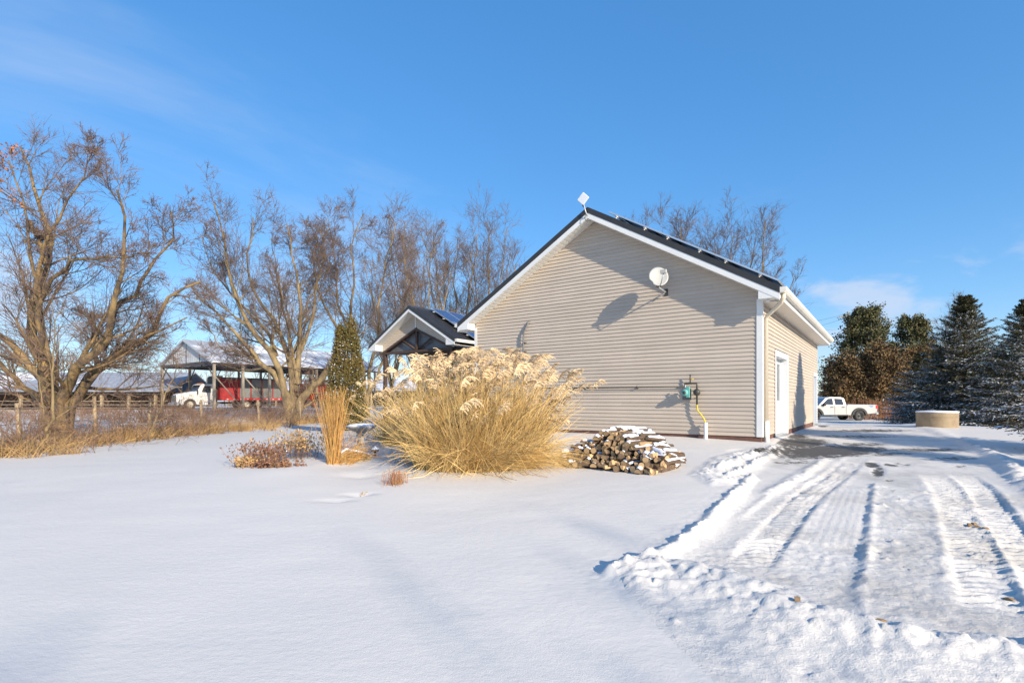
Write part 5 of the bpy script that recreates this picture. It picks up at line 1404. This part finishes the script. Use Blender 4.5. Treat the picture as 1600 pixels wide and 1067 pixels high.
# ------------------------------------------------------------------ spruces
def make_spruce(seed, H, Rm):
    rng = np.random.default_rng(seed); t = empty('spruce')
    MB().tube([(0, 0, -0.3), (0, 0, H * 0.6), (0, 0, H * 1.0)], [0.11, 0.06, 0.012], 8).build('trunk', 'bark', t)
    lev = []; z = 0.10
    while z < H - 0.12: lev.append(z); z += (0.235 - 0.09 * z / H) * rng.uniform(0.8, 1.2)
    zz, az = [], []
    for k_, z in enumerate(lev):
        nbw = 12 if z < H * 0.6 else 8
        zz += list(z + rng.normal(0, 0.035, nbw)); az += list(rng.uniform(0, 6.28) + np.arange(nbw) * 2 * np.pi / nbw + rng.normal(0, 0.16, nbw))
    zz, az = np.array(zz), np.array(az); nb = len(zz); f = np.clip(zz / H, 0.01, 0.99)
    L = (Rm * (1 - f) ** 0.95 + 0.14) * rng.uniform(0.72, 1.15, nb)
    st = np.stack([np.zeros(nb), np.zeros(nb), zz], 1)
    el = -0.22 + 0.95 * f ** 2 + rng.normal(0, 0.07, nb)
    dr = np.stack([np.cos(az) * np.cos(el), np.sin(az) * np.cos(el), np.sin(el)], 1)
    P, R = grow(rng, st, dr, L, 0.010 + L * 0.010, 7, 0.03, 0.045, 0.25)
    a = Acc(); a.add(*tubes(P, R, 4)); a.obj('branch', 'bark', t)['kind'] = 'stuff'
    # flat sprays: side shoots in the plane of the bough, hanging a little
    k_ = 20; N, n1, _ = P.shape; pi_ = np.repeat(np.arange(N), k_); Mx = len(pi_)
    fr = np.tile(np.linspace(0.10, 0.97, k_), N) + rng.normal(0, 0.012, Mx); q = np.clip(fr, 0, 0.99) * (n1 - 1); i = q.astype(int); w = (q - i)[:, None]
    S = P[pi_, i] * (1 - w) + P[pi_, i + 1] * w; T = norm(P[pi_, i + 1] - P[pi_, i])
    side = norm(np.cross(T, np.array([0, 0, 1.0]))) * np.where(np.arange(Mx) % 2, 1, -1)[:, None]
    D1 = norm(T * 0.75 + side * 0.8 + np.array([0, 0, -0.14]) + rng.normal(0, 0.10, (Mx, 3)))
    L1 = L[pi_] * 0.40 * (1.02 - 0.75 * fr) * rng.uniform(0.7, 1.25, Mx) + 0.05
    P1, R1 = grow(rng, S, D1, L1, np.full(Mx, 0.004), 4, 0.05, -0.01, 0.5)
    nd, sn = Acc(), Acc()
    for Pq, kq, pq in ((P, 36, np.arange(nb)), (P1, 11, pi_)):
        N, n1, _ = Pq.shape; ii = np.repeat(np.arange(N), kq); q = np.tile(np.linspace(0.06, 0.995, kq), N) * (n1 - 1)
        j = np.minimum(q.astype(int), n1 - 2); w = (q - j)[:, None]
        C = Pq[ii, j] * (1 - w) + Pq[ii, j + 1] * w; T = norm(Pq[ii, j + 1] - Pq[ii, j])
        D = norm(T * 0.9 + rand_dir(rng, len(C)) * 0.62); U = norm(np.cross(D, rand_dir(rng, len(C))))
        nd.add(*leaf_quads(C, D, U, rng.uniform(0.05, 0.105, len(C)), 0.025))
        # snow rests in patches on the upper side of whole boughs
        load = (rng.random(nb) < 0.62)[pq][ii] & (C[:, 2] < H * 0.86) & (rng.random(len(C)) < 0.5 * np.clip(1.25 - C[:, 2] / H, 0.2, 1))
        C2 = C[load] + np.array([0, 0, 0.018]); T2 = norm(T[load] + rng.normal(0, 0.1, (load.sum(), 3)))
        U2 = norm(np.cross(T2, np.array([0, 0, 1.0])) + rng.normal(0, 0.3, (load.sum(), 3)))
        sn.add(*leaf_quads(C2, T2, U2, rng.uniform(0.07, 0.14, load.sum()), 0.055))
    nd.obj('crown', 'needle', t)['kind'] = 'stuff'
    sn.obj('snow', 'branch_snow', t)['kind'] = 'stuff'
    return t
spA, spB = make_spruce(71, 6.0, 2.55), make_spruce(72, 5.0, 2.4)
spots = [(1508, 28.0, 458, spA, 0.3, 'tallest snow dusted spruce with a spiky leader'),
         (1606, 22.5, 462, spA, 2.0, 'snow dusted spruce cut by the right edge of the picture'),
         (1440, 33.0, 548, spB, 1.0, 'low bushy snow dusted spruce nearest the pickup'),
         (1474, 30.0, 540, spB, 4.0, 'wide snowy spruce behind the concrete well ring'),
         (1562, 26.0, 545, spB, 2.6, 'short snowy spruce between the tallest and the rightmost'),
         ]
usedA = set()
for u, D, vt, src, rz, lab in spots:
    x = (u - CXP) / FPX * D; zb_ = hz(x, D); H = CAMZ + (HYP - vt) / FPX * D - zb_
    t = src if id(src) not in usedA else copy_tree(src); usedA.add(id(src))
    t.location = (x, D, zb_ - 0.12); sc_ = H / (6.0 if src is spA else 5.0); t.scale = (sc_ * (1.05 if src is spA else 1.15),) * 2 + (sc_,); t.rotation_euler = (0, 0, rz)
    tag(t, lab, 'tree', 'spruces along the drive')
for i, (x, y, sc_) in enumerate(((14.6, 10.9, 1.15), (11.9, 6.6, 0.85), (17.5, 8.0, 1.1))):
    t = copy_tree(spB if i else spA); t.location = (x, y, hz(x, y) - 0.1); t.scale = (sc_ * (0.8 if i else 1.15), sc_ * (0.8 if i else 1.15), sc_ if i else sc_ * 0.95); t.rotation_euler = (0, 0, i * 1.3)
    tag(t, ['spruce out of view casting the pointed shadow on the side wall', 'spruce out of view casting the low shadow beside the door', 'spruce out of view shading the far drive'][i], 'tree', 'spruces along the drive')

# ------------------------------------------------------------------ evergreen and oak group at right
def clump_tree(name, u, vt, D, wid, label, mats, seed, n_leaf, size, cone=0.5, nclump=150, low=0.05):
    rng = np.random.default_rng(seed)
    x = (u - CXP) / FPX * D; o = np.array([x, D, gz(x, D) - 0.1]); H = CAMZ + (HYP - vt) / FPX * D - o[2]
    t = tag(empty(name, o), label, 'tree', 'evergreens and oaks beyond the pickup')
    st = np.zeros((1, 3)); P, R = grow(rng, st, np.array([[0, 0, 1.0]]), np.array([H * 0.92]), np.array([0.22]), 10, 0.03, 0.05, 0.15)
    a = Acc(); a.add(*tubes(P, R, 8))
    b_ = spawn(rng, P, R, np.array([H]), nclump, 0.05, 1.0, 1.15, 0.25, wid / H * 1.0, 0.35, 0.02, 0.0)
    f = (b_[0][:, 2] / H)
    prof = np.clip(1.05 - f, 0.05, 1) ** cone * np.where(f < 0.15, 0.7 + 2 * f, 1.0)
    b_ = (b_[0], b_[1], wid * prof * rng.uniform(0.75, 1.1, nclump), b_[3])
    P1, R1 = grow(rng, *b_, 6, 0.12, 0.05, 0.3); a.add(*tubes(P1, R1, 5)); a.obj('trunk', 'bark', t)
    b2 = spawn(rng, P1, R1, b_[2], 7, 0.35, 1.0, 0.7, 0.3, 0.45, 0.5, 0.012, 0.3); P2, R2 = grow(rng, *b2, 4, 0.15, 0.05, 0.4)
    tips = np.concatenate([P2[:, 1:].reshape(-1, 3), P1[:, 3:].reshape(-1, 3)])
    i = rng.integers(0, len(tips), n_leaf); C = tips[i] + rng.normal(0, 0.13, (n_leaf, 3))
    D_ = rand_dir(rng, n_leaf); U = norm(np.cross(D_, rand_dir(rng, n_leaf)))
    Vv, Q = leaf_quads(C, D_, U, size * rng.uniform(0.6, 1.3, n_leaf), size * 0.55)
    zz = C[:, 2] / H + rng.normal(0, 0.16, n_leaf)
    np_obj('crown', Vv, [Q], mats[0] if len(mats) == 1 else list(mats), t, None if len(mats) == 1 else (zz < 0.50).astype(int))['kind'] = 'stuff'
    return t
clump_tree('pine', 1350, 474, 56, 4.2, 'tall rounded evergreen behind the utility pole', ('needle_warm', 'oak_leaf'), 81, 30000, 0.25, 0.6, nclump=190)
clump_tree('pine', 1424, 488, 60, 3.6, 'smaller evergreen right of the tall one with brown leaves below', ('needle_warm', 'oak_leaf'), 82, 20000, 0.25, 0.6, nclump=170)
clump_tree('oak', 1318, 560, 51, 2.6, 'brown leaved oak at the far corner of the house', ('oak_leaf',), 83, 12000, 0.22, 0.35)
clump_tree('oak', 1376, 548, 50, 2.9, 'brown leaved oak just behind the pickup bed', ('oak_leaf',), 84, 15000, 0.22, 0.35)
clump_tree('oak', 1446, 545, 54, 2.8, 'rusty brown oak between the evergreens and the spruces', ('oak_leaf',), 85, 10000, 0.22, 0.35)
# snow and twigs under them
rng = np.random.default_rng(86)
a = Acc(); n_ = 260; xs = rng.uniform(29.5, 34, n_); ys = rng.uniform(43, 47, n_); p = np.stack([xs, ys, base_h(xs, ys)], 1)
dr = rand_dir(rng, n_) * 0.4; dr[:, 2] = 1; ln = rng.uniform(0.6, 1.9, n_); P, R = grow(rng, p, dr, ln, np.full(n_, 0.018), 4, 0.1, 0, 0.4); a.add(*tubes(P, R, 3))
b_ = spawn(rng, P, R, ln, 4, 0.2, 1, 0.5, 0.2, 0.5, 0.7, 0.01); P2, R2 = grow(rng, *b_, 3, 0.1, 0, 0.4); a.add(*tubes(P2, R2, 3))
tag(a.obj('thicket', 'rust_twig'), 'rust brown thicket of canes right behind the pickup tailgate', 'shrub', kind='stuff')

# ------------------------------------------------------------------ ornamental grasses
def plume_mesh(seed):
    rng = np.random.default_rng(seed); n1 = 7
    t = np.linspace(0, 1, n1); bend = rng.uniform(0.7, 1.25)
    ax = np.stack([0.20 * (1 - np.cos(t * 1.6 * bend)) + 0.02, 0 * t, 0.27 * np.sin(t * 1.6 * bend) / 1.2], 1)
    nf = 34; f = rng.uniform(0.05, 1, nf); base = np.stack([np.interp(f, t, ax[:, k]) for k in range(3)], 1)
    d = np.stack([rng.uniform(0.3, 0.9, nf), rng.normal(0, 0.4, nf), rng.uniform(0.0, 0.7, nf)], 1)
    P, R = grow(rng, base, d, rng.uniform(0.10, 0.20, nf), np.full(nf, 0.0085), 4, 0.06, -0.28, 0.5)
    V1, Q1 = ribbons(P, R); V2, Q2 = ribbons(ax[None], np.full((1, n1), 0.004))
    return np_mesh('plume', np.concatenate([V1, V2]), [np.concatenate([Q1, Q2 + len(V1)])], 'plume')
PLUMES = [plume_mesh(200 + i) for i in range(9)]
def bend_over(rng, P, kk):
    """snap blades at joint kk so that the rest hangs sideways"""
    N, n1, _ = P.shape
    d = rng.normal(0, 1, (N, 3)); d[:, 0] += 0.5; d[:, 2] = rng.uniform(-0.7, 0.35, N); d = norm(d)
    seg = np.linalg.norm(P[:, 1] - P[:, 0], axis=1)
    for j in range(1, n1):
        m_ = j > kk
        P[m_, j] = P[m_, j - 1] + (d * seg[:, None] * 0.8)[m_]
        d[:, 2] -= 0.12; d = norm(d)
    return P
def grass_clump(name, c, label, seed, rx, ry, nbl, npl, h, lean_r, lean_l, group='ornamental grasses', front=0.5, psc=1.0, wind=0.25):
    rng = np.random.default_rng(seed); t = tag(empty(name, c), label, 'ornamental grass', group)
    def feet(n_):
        r_ = np.sqrt(rng.random(n_)); an = rng.uniform(0, 2 * np.pi, n_)
        p = np.stack([rx * r_ * np.cos(an), ry * r_ * np.sin(an), np.zeros(n_)], 1)
        p[:, 2] = base_h(p[:, 0] + c[0], p[:, 1] + c[1]) - c[2] - 0.03; return p
    a = Acc(); p = feet(nbl); q = p[:, 0] / rx
    dr = np.stack([np.where(q > 0, q * lean_r, q * lean_l) + rng.normal(0.02, 0.20, nbl), p[:, 1] / ry * front + rng.normal(0, 0.2, nbl), np.full(nbl, 1.0)], 1)
    ln = h * rng.uniform(0.5, 1.0, nbl) * (1 - 0.12 * np.abs(q))
    P, R = grow(rng, p, dr, ln, rng.uniform(0.0035, 0.0085, nbl), 7, 0.10, -0.07, 0.3)
    nk = nbl // 5; kk = rng.integers(1, 5, nk); P[:nk] = bend_over(rng, P[:nk], kk)
    P[..., 2] = np.maximum(P[..., 2], (p[:, 2] + 0.02)[:, None])
    a.add(*ribbons(P, R)); a.obj('blades', 'blade', t)['kind'] = 'stuff'
    # drooping outer leaves that skirt the clump
    ns = nbl // 4; an = rng.uniform(-2.3, -0.1, ns); p = np.stack([rx * 0.9 * np.cos(an), ry * 0.9 * np.sin(an), np.zeros(ns)], 1)
    p[:, 2] = base_h(p[:, 0] + c[0], p[:, 1] + c[1]) - c[2] - 0.03
    dr = np.stack([np.cos(an) * 0.7 + rng.normal(0, 0.3, ns) + 0.25, np.sin(an) * 0.45 + rng.normal(0, 0.2, ns), np.full(ns, 1.0)], 1)
    P, R = grow(rng, p, dr, rng.uniform(0.5, 1.1, ns) * h * 0.62, rng.uniform(0.003, 0.0055, ns), 7, 0.07, -0.16, 0.25)
    P[..., 2] = np.maximum(P[..., 2], (p[:, 2] + 0.02)[:, None])
    b_ = Acc(); b_.add(*ribbons(P, R)); b_.obj('leaves', 'blade', t)['kind'] = 'stuff'
    p = feet(npl); q = p[:, 0] / rx
    dr = np.stack([np.where(q > 0, q * lean_r, q * lean_l) + rng.normal(0, 0.14, npl) + 0.03, p[:, 1] / ry * front * 0.8 + rng.normal(0, 0.16, npl), np.full(npl, 1.0)], 1)
    ln = h * (1.05 - 0.55 * rng.random(npl) ** 1.6) * (1 - 0.10 * np.abs(q))
    P, R = grow(rng, p, dr, ln, np.full(npl, 0.0045), 8, 0.035, -0.045, 0.6)
    s_ = Acc(); s_.add(*tubes(P, R, 3)); s_.obj('stems', 'blade', t)['kind'] = 'stuff'
    for i in range(npl):
        o = bpy.data.objects.new('plume', PLUMES[i % len(PLUMES)]); link(o, t)
        o.location = P[i, -1] - 0.05 * norm(P[i, -1] - P[i, -2])
        d = P[i, -1] - P[i, -2]; yaw = math.atan2(d[1], d[0]) if rng.random() < 0.35 else rng.normal(0.0, 0.55)
        tilt = min(0.6, math.hypot(d[0], d[1]) / (abs(d[2]) + 0.05) * wind)
        o.rotation_euler = (rng.normal(0, 0.12), tilt * rng.uniform(0.4, 1.2), yaw)
        s2 = psc * rng.uniform(0.75, 1.2); o.scale = (s2, s2, s2)
    return t
c = GH(738, 733); c[1] += 0.25; c[2] = hz(c[0], c[1])
grass_clump('maiden_grass', c, 'huge tan clump of feathery plumed ornamental grass beside the woodpile', 301, 1.08, 0.62, 3800, 250, 2.06, 0.30, 0.08, psc=0.8)
c = GH(628, 694)
grass_clump('maiden_grass', c, 'smaller plumed grass clump behind the left flank of the huge one', 302, 0.45, 0.35, 420, 42, 1.75, 0.4, 0.75, psc=0.75)
# upright orange grass
def upright(name, u, v, label, seed, n_, h, r_, lean, mt, w=0.005):
    rng = np.random.default_rng(seed); c = GH(u, v); t = tag(empty(name, c), label, 'ornamental grass', 'ornamental grasses')
    p = rng.normal(0, r_ * 0.5, (n_, 3)); p[:, 2] = -0.03
    dr = np.stack([rng.normal(lean, 0.10, n_) + p[:, 0] * 0.25, rng.normal(0, 0.1, n_), np.ones(n_)], 1)
    P, R = grow(rng, p, dr, h * rng.uniform(0.5, 1.05, n_), rng.uniform(0.6, 1.2, n_) * w, 6, 0.045, 0.0, 0.3)
    a = Acc(); a.add(*ribbons(P, R)); a.obj('blades', mt, t)['kind'] = 'stuff'
    s1 = spawn(rng, P, R, np.full(n_, h * 0.25), 2, 0.55, 1.0, 0.5, 0.2, 0.6, 0.6, 0.002); k = rng.random(len(s1[0])) < 0.6
    P2, R2 = grow(rng, *[q[k] for q in s1], 3, 0.12, -0.06, 0.4); b_ = Acc(); b_.add(*ribbons(P2, R2)); b_.obj('seed_heads', 'dry_grass' if mt == 'orange_blade' else mt, t)['kind'] = 'stuff'
    return t, c
t, c = upright('switch_grass', 520, 722, 'slim upright clump of orange tan grass in the snow', 303, 300, 1.5, 0.095, 0.03, 'orange_blade', 0.0062)
rng = np.random.default_rng(304); n_ = 260; a = Acc()
p = np.stack([rng.uniform(-0.1, 0.4, n_), rng.normal(0.15, 0.15, n_), np.full(n_, -0.02)], 1); dr = np.stack([rng.normal(0.5, 0.3, n_), rng.normal(0, 0.3, n_), np.ones(n_)], 1)
P, R = grow(rng, p, dr, rng.uniform(0.3, 0.85, n_), np.full(n_, 0.004), 6, 0.08, -0.2, 0.3); a.add(*ribbons(P, R)); a.obj('low_blades', 'orange_blade', t)['kind'] = 'stuff'

def shrub(name, u, v, label, seed, n_, h, rx, ry, mt, leafm=None, spread=0.8, tw=0.0035, cat='shrub', nleaf=2):
    rng = np.random.default_rng(seed); c = GH(u, v); t = tag(empty(name, c), label, cat, 'low garden plants')
    p = np.stack([rng.normal(0, rx, n_), rng.normal(0, ry, n_), np.full(n_, -0.03)], 1)
    dr = rand_dir(rng, n_) * spread; dr[:, 2] = np.abs(dr[:, 2]) + 0.8
    ln = h * rng.uniform(0.5, 1.1, n_); P, R = grow(rng, p, dr, ln, np.full(n_, tw), 4, 0.1, 0.0, 0.5); a = Acc(); a.add(*tubes(P, R, 3))
    b_ = spawn(rng, P, R, ln, 3, 0.3, 1, 0.6, 0.25, 0.45, 0.7, tw * 0.6); P2, R2 = grow(rng, *b_, 3, 0.15, 0.0, 0.5); a.add(*tubes(P2, R2, 3)); a.obj('twigs', mt, t)['kind'] = 'stuff'
    if leafm:
        tips = np.concatenate([P2[:, -1], P[:, -1]]); tips = np.repeat(tips, nleaf, 0) + rng.normal(0, 0.025, (len(tips) * nleaf, 3)); d = rand_dir(rng, len(tips)); uu = norm(np.cross(d, rand_dir(rng, len(tips))))
        b_ = Acc(); b_.add(*leaf_quads(tips, d, uu, 0.06, 0.038)); b_.obj('leaves', leafm, t)['kind'] = 'stuff'
    return t
shrub('low_shrub', 412, 722, 'low rust twigged shrub with dark red leaves in the snow', 401, 120, 0.42, 0.22, 0.2, 'rust_twig', 'rust_leaf', nleaf=1)
shrub('low_shrub', 392, 727, 'small tan dried mound at the left end of the flower bed', 402, 90, 0.16, 0.12, 0.1, 'dry_grass', 'dry_grass')
shrub('low_shrub', 428, 730, 'small olive brown dried mound at the front of the flower bed', 403, 120, 0.12, 0.18, 0.08, 'rust_twig', 'rust_leaf')
shrub('low_shrub', 466, 714, 'wispy grey brown perennial stalks left of the orange grass', 404, 170, 0.55, 0.28, 0.25, 'brush_twig', 'dry_grass', 0.5, 0.003, nleaf=1)
shrub('low_shrub', 645, 722, 'pale wispy dried stalks at the left foot of the huge grass', 405, 150, 0.5, 0.22, 0.2, 'dry_grass', None, 0.6, 0.0028)
shrub('low_shrub', 580, 690, 'brown dried stalks around the bird bath', 406, 120, 0.5, 0.5, 0.2, 'brush_twig', None, 0.6, 0.003)
upright('grass_tuft', 619, 758, 'small brown tuft of cut grass poking through the near snow', 407, 150, 0.26, 0.17, 0.0, 'rust_twig', 0.004)
upright('grass_tuft', 567, 771, 'tiny dead leaf tuft on the snow', 408, 14, 0.09, 0.05, 0.3, 'dry_grass', 0.006)

# ------------------------------------------------------------------ garden pieces
c = GH(564, 709)
bb = tag(empty('bird_bath', c), 'grey stone bird bath topped with snow behind the orange grass', 'bird bath')
MB().lathe([(0.0, -0.1), (0.17, -0.1), (0.17, 0.03), (0.10, 0.07), (0.075, 0.2), (0.07, 0.38), (0.10, 0.46), (0.13, 0.48)], 18).build('pedestal', 'bath_stone', bb)
MB().lathe([(0.10, 0.47), (0.2, 0.50), (0.30, 0.57), (0.315, 0.60), (0.29, 0.605), (0.2, 0.55), (0.0, 0.53)], 24).build('bowl', 'bath_stone', bb)
MB().lathe([(0.285, 0.60), (0.24, 0.63), (0.1, 0.65), (0.0, 0.655)], 24).build('snow_cap', 'branch_snow', bb)
c = GH(556, 718)
st_ = tag(empty('garden_stone', c, 0.5), 'tan stone edging slab half buried in snow by the bird bath', 'stone')
MB().prism([(-0.3, -0.05), (0.3, -0.05), (0.27, 0.10), (0.1, 0.15), (-0.2, 0.22), (-0.3, 0.16)], 1, -0.09, 0.09).build('slab', 'tan_stone', st_, 0.02)
MB().prism([(-0.3, 0.165), (-0.2, 0.225), (0.1, 0.155), (0.26, 0.105), (0.28, 0.13), (0.1, 0.20), (-0.2, 0.27), (-0.32, 0.20)], 1, -0.10, 0.10).build('snow_cap', 'branch_snow', st_, 0.02)
c = GH(586, 713)
gl = tag(empty('garden_lamp', c), 'small black garden lamp low in the snow beside the bird bath', 'lamp')
MB().lathe([(0.02, -0.1), (0.02, 0.10), (0.075, 0.11), (0.08, 0.15), (0.03, 0.19), (0.0, 0.195)], 12).build('body', 'dark_metal', gl)
MB().lathe([(0.082, 0.15), (0.07, 0.185), (0.0, 0.22)], 12).build('snow_cap', 'branch_snow', gl)

# ------------------------------------------------------------------ woodpile
rngl = random.Random(5)
def log_mesh(seed, kind):
    r_ = random.Random(seed); n_ = 12; ln = 0.42
    if kind == 'round': prof = [(math.cos(2 * math.pi * k / n_) * r_.uniform(0.9, 1.06), math.sin(2 * math.pi * k / n_) * r_.uniform(0.9, 1.06)) for k in range(n_)]
    elif kind == 'half': prof = [(math.cos(math.pi * k / 8) * r_.uniform(1.05, 1.2), math.sin(math.pi * k / 8) * r_.uniform(1.0, 1.2) - 0.45) for k in range(9)]
    else: prof = [(1.5 * math.cos(math.pi * 0.5 * k / 6) - 0.6, 1.5 * math.sin(math.pi * 0.5 * k / 6) - 0.6) for k in range(7)] + [(-0.6, -0.6)]
    n_ = len(prof); vs = []
    for j, y in enumerate((-ln / 2, -ln / 2 + 0.012, -0.05, 0.08, ln / 2)):
        sc_ = 0.95 if j == 0 else r_.uniform(0.97, 1.05); dx, dz = r_.uniform(-0.05, 0.05), r_.uniform(-0.05, 0.05)
        vs += [(p[0] * sc_ + dx, y, p[1] * sc_ + dz) for p in prof]
    mb = MB(); fs = [(i * n_ + k, i * n_ + (k + 1) % n_, (i + 1) * n_ + (k + 1) % n_, (i + 1) * n_ + k) for i in range(4) for k in range(n_)]
    split = kind != 'round'
    mb.add(vs, fs, 0, not split)
    o = 0; mb.f += [tuple(range(n_)), tuple(4 * n_ + k for k in range(n_ - 1, -1, -1))]; mb.m += [1, 1]; mb.sm += [False, False]
    if kind == 'half':
        for i in range(4): mb.m[i * n_ + n_ - 1] = 1
    if kind == 'wedge':
        for i in range(4): mb.m[i * n_ + n_ - 1] = 1; mb.m[i * n_ + n_ - 2] = 1
    me = bpy.data.meshes.new('log'); me.from_pydata(mb.v, [], mb.f)
    me.materials.append(M['log_bark']); me.materials.append(M['log_end'])
    me.polygons.foreach_set('material_index', mb.m); me.polygons.foreach_set('use_smooth', mb.sm); me.update()
    return me
LOGS = [log_mesh(i, k) for i, k in enumerate(('round', 'round', 'wedge', 'half', 'wedge', 'round', 'half'))]
def cap_mesh(seed):
    r_ = random.Random(seed); vs, fs = [], []; nx, ny = 7, 9
    for j in range(ny):
        for i in range(nx):
            an = (i / (nx - 1) - 0.5) * 2.0; y = (j / (ny - 1) - 0.5) * 0.40
            e = 1 - abs(i / (nx - 1) - 0.5) * 2; ey = min(1, (1 - abs(j / (ny - 1) - 0.5) * 2) * 4)
            rr = 0.97 + (0.40 * e + 0.12) * ey * r_.uniform(0.75, 1.2)
            vs.append((math.sin(an) * rr * (0.98 + 0.2 * r_.random()), y * r_.uniform(0.93, 1.0), math.cos(an) * rr))
    fs = [(j * nx + i, j * nx + i + 1, (j + 1) * nx + i + 1, (j + 1) * nx + i) for j in range(ny - 1) for i in range(nx - 1)]
    me = bpy.data.meshes.new('snow_cap'); me.from_pydata(vs, [], fs); me.materials.append(M['branch_snow'])
    me.polygons.foreach_set('use_smooth', [True] * len(fs)); me.update(); return me
CAPS = [cap_mesh(i) for i in range(5)]
wl0, wr0 = GH(860, 727), GH(1024, 745)
ax = wr0[:2] - wl0[:2]; WL = np.linalg.norm(ax); ax = ax / WL; nb_ = np.array([-ax[1], ax[0]])          # nb_: away from the camera
prof_px = [(0.0, 0.12), (0.10, 0.30), (0.25, 0.55), (0.38, 0.76), (0.50, 0.84), (0.62, 0.80), (0.74, 0.66), (0.86, 0.52), (0.95, 0.34), (1.0, 0.14)]
HS = 0.76
def prof_h(f): return float(np.interp(f, [p_[0] for p_ in prof_px], [p_[1] for p_ in prof_px])) * HS
rot0 = math.atan2(ax[1], ax[0])
nlog = 0
def put_log(a, back, h, rad, yaw, pitch, roll, cap, mesh=None, lab=None):
    global nlog
    p = wl0[:2] + ax * a + nb_ * back; z = hz(p[0], p[1]) + h
    o = bpy.data.objects.new('firewood_log', mesh or LOGS[rngl.randrange(len(LOGS))]); link(o)
    o.location = (p[0], p[1], z); o.rotation_euler = (pitch, 0 if cap else rngl.uniform(0, 6.28), rot0 + yaw)
    o.scale = (rad, rngl.uniform(0.85, 1.1), rad)
    tag(o, lab, 'log', 'logs in the woodpile')
    nlog += 1
    body_roll = roll
    if cap:
        s_ = bpy.data.objects.new('snow_cap', CAPS[rngl.randrange(5)]); link(s_, o)
    o.rotation_mode = 'YXZ'
    return o
LAB_IN = 'sawn firewood log with its cut end showing in the heaped woodpile'
LAB_TOP = 'snow capped firewood log on the upper slope of the woodpile'
LAB_X = 'split firewood lying crosswise at the right end of the woodpile'
row, h = 0, 0.055
while h < 0.80 * HS:
    a = 0.03 + (0.055 if row % 2 else 0)
    while a < WL - 0.03:
        rad = rngl.uniform(0.032, 0.06)
        if h + rad * 0.5 <= prof_h(a / WL) + 0.02:
            top = h + 0.14 > prof_h(a / WL)
            back = 0.20 + h * 0.62 + rngl.uniform(-0.05, 0.05)
            put_log(a, back, h + rngl.uniform(-0.015, 0.015), rad, rngl.gauss(0, 0.20), rngl.gauss(0, 0.07), 0, rngl.random() < (0.6 if top else 0.22), lab=LAB_TOP if top else LAB_IN)
            if top:
                for bk in (0.36, 0.70):
                    put_log(a + rngl.uniform(-0.05, 0.05), back + bk, h + rngl.uniform(-0.02, 0.05) - 0.12 * (bk > 0.5), rad, rngl.gauss(0, 0.28), rngl.gauss(0, 0.1), 0, rngl.random() < 0.6, lab=LAB_TOP)
        a += rad * 1.72
    h += 0.076; row += 1
for k in range(7):
    put_log(WL - 0.12 + rngl.uniform(-0.16, 0.12), 0.10 + 0.05 * k, 0.05 + 0.052 * k * rngl.uniform(0.7, 1.0), rngl.uniform(0.036, 0.056), 1.2 + rngl.gauss(0, 0.35), rngl.gauss(0, 0.12), 0, k > 4, LOGS[(4, 2, 3)[k % 3]], LAB_X)
# added dark core inside the heap, keeps the gaps between logs dark
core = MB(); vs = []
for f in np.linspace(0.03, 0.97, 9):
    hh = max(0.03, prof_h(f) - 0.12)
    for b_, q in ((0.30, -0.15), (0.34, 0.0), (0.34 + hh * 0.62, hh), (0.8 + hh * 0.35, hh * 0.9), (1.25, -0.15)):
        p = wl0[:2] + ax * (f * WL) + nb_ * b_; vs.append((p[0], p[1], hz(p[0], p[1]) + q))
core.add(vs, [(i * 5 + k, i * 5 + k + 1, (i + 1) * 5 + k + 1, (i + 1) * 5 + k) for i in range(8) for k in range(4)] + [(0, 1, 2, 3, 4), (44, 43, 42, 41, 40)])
tag(core.build('heap_filler', 'log_bark'), 'added dark filler behind the gaps of the woodpile', 'filler', kind='stuff')
# wood chips on the churned snow
rc = random.Random(9)
for i, (u, v) in enumerate(((1515, 815), (1528, 817), (1522, 812), (1375, 978), (1578, 925), (1246, 957), (1540, 822))):
    p = GH(u, v); s_ = rc.uniform(0.35, 0.6)
    ch = MB().prism([(-0.07 * s_, -0.005), (0.06 * s_, 0.0), (0.075 * s_, 0.012), (0.0, 0.022), (-0.06 * s_, 0.014)], 1, -0.018, 0.018).build('wood_chip', 'chip')
    ch.location = (p[0], p[1], p[2] + 0.004); ch.rotation_euler = (0, 0, rc.uniform(0, 3))
    tag(ch, 'brown bark chip lying on the churned driveway snow', 'wood chip', 'bark chips on the snow')
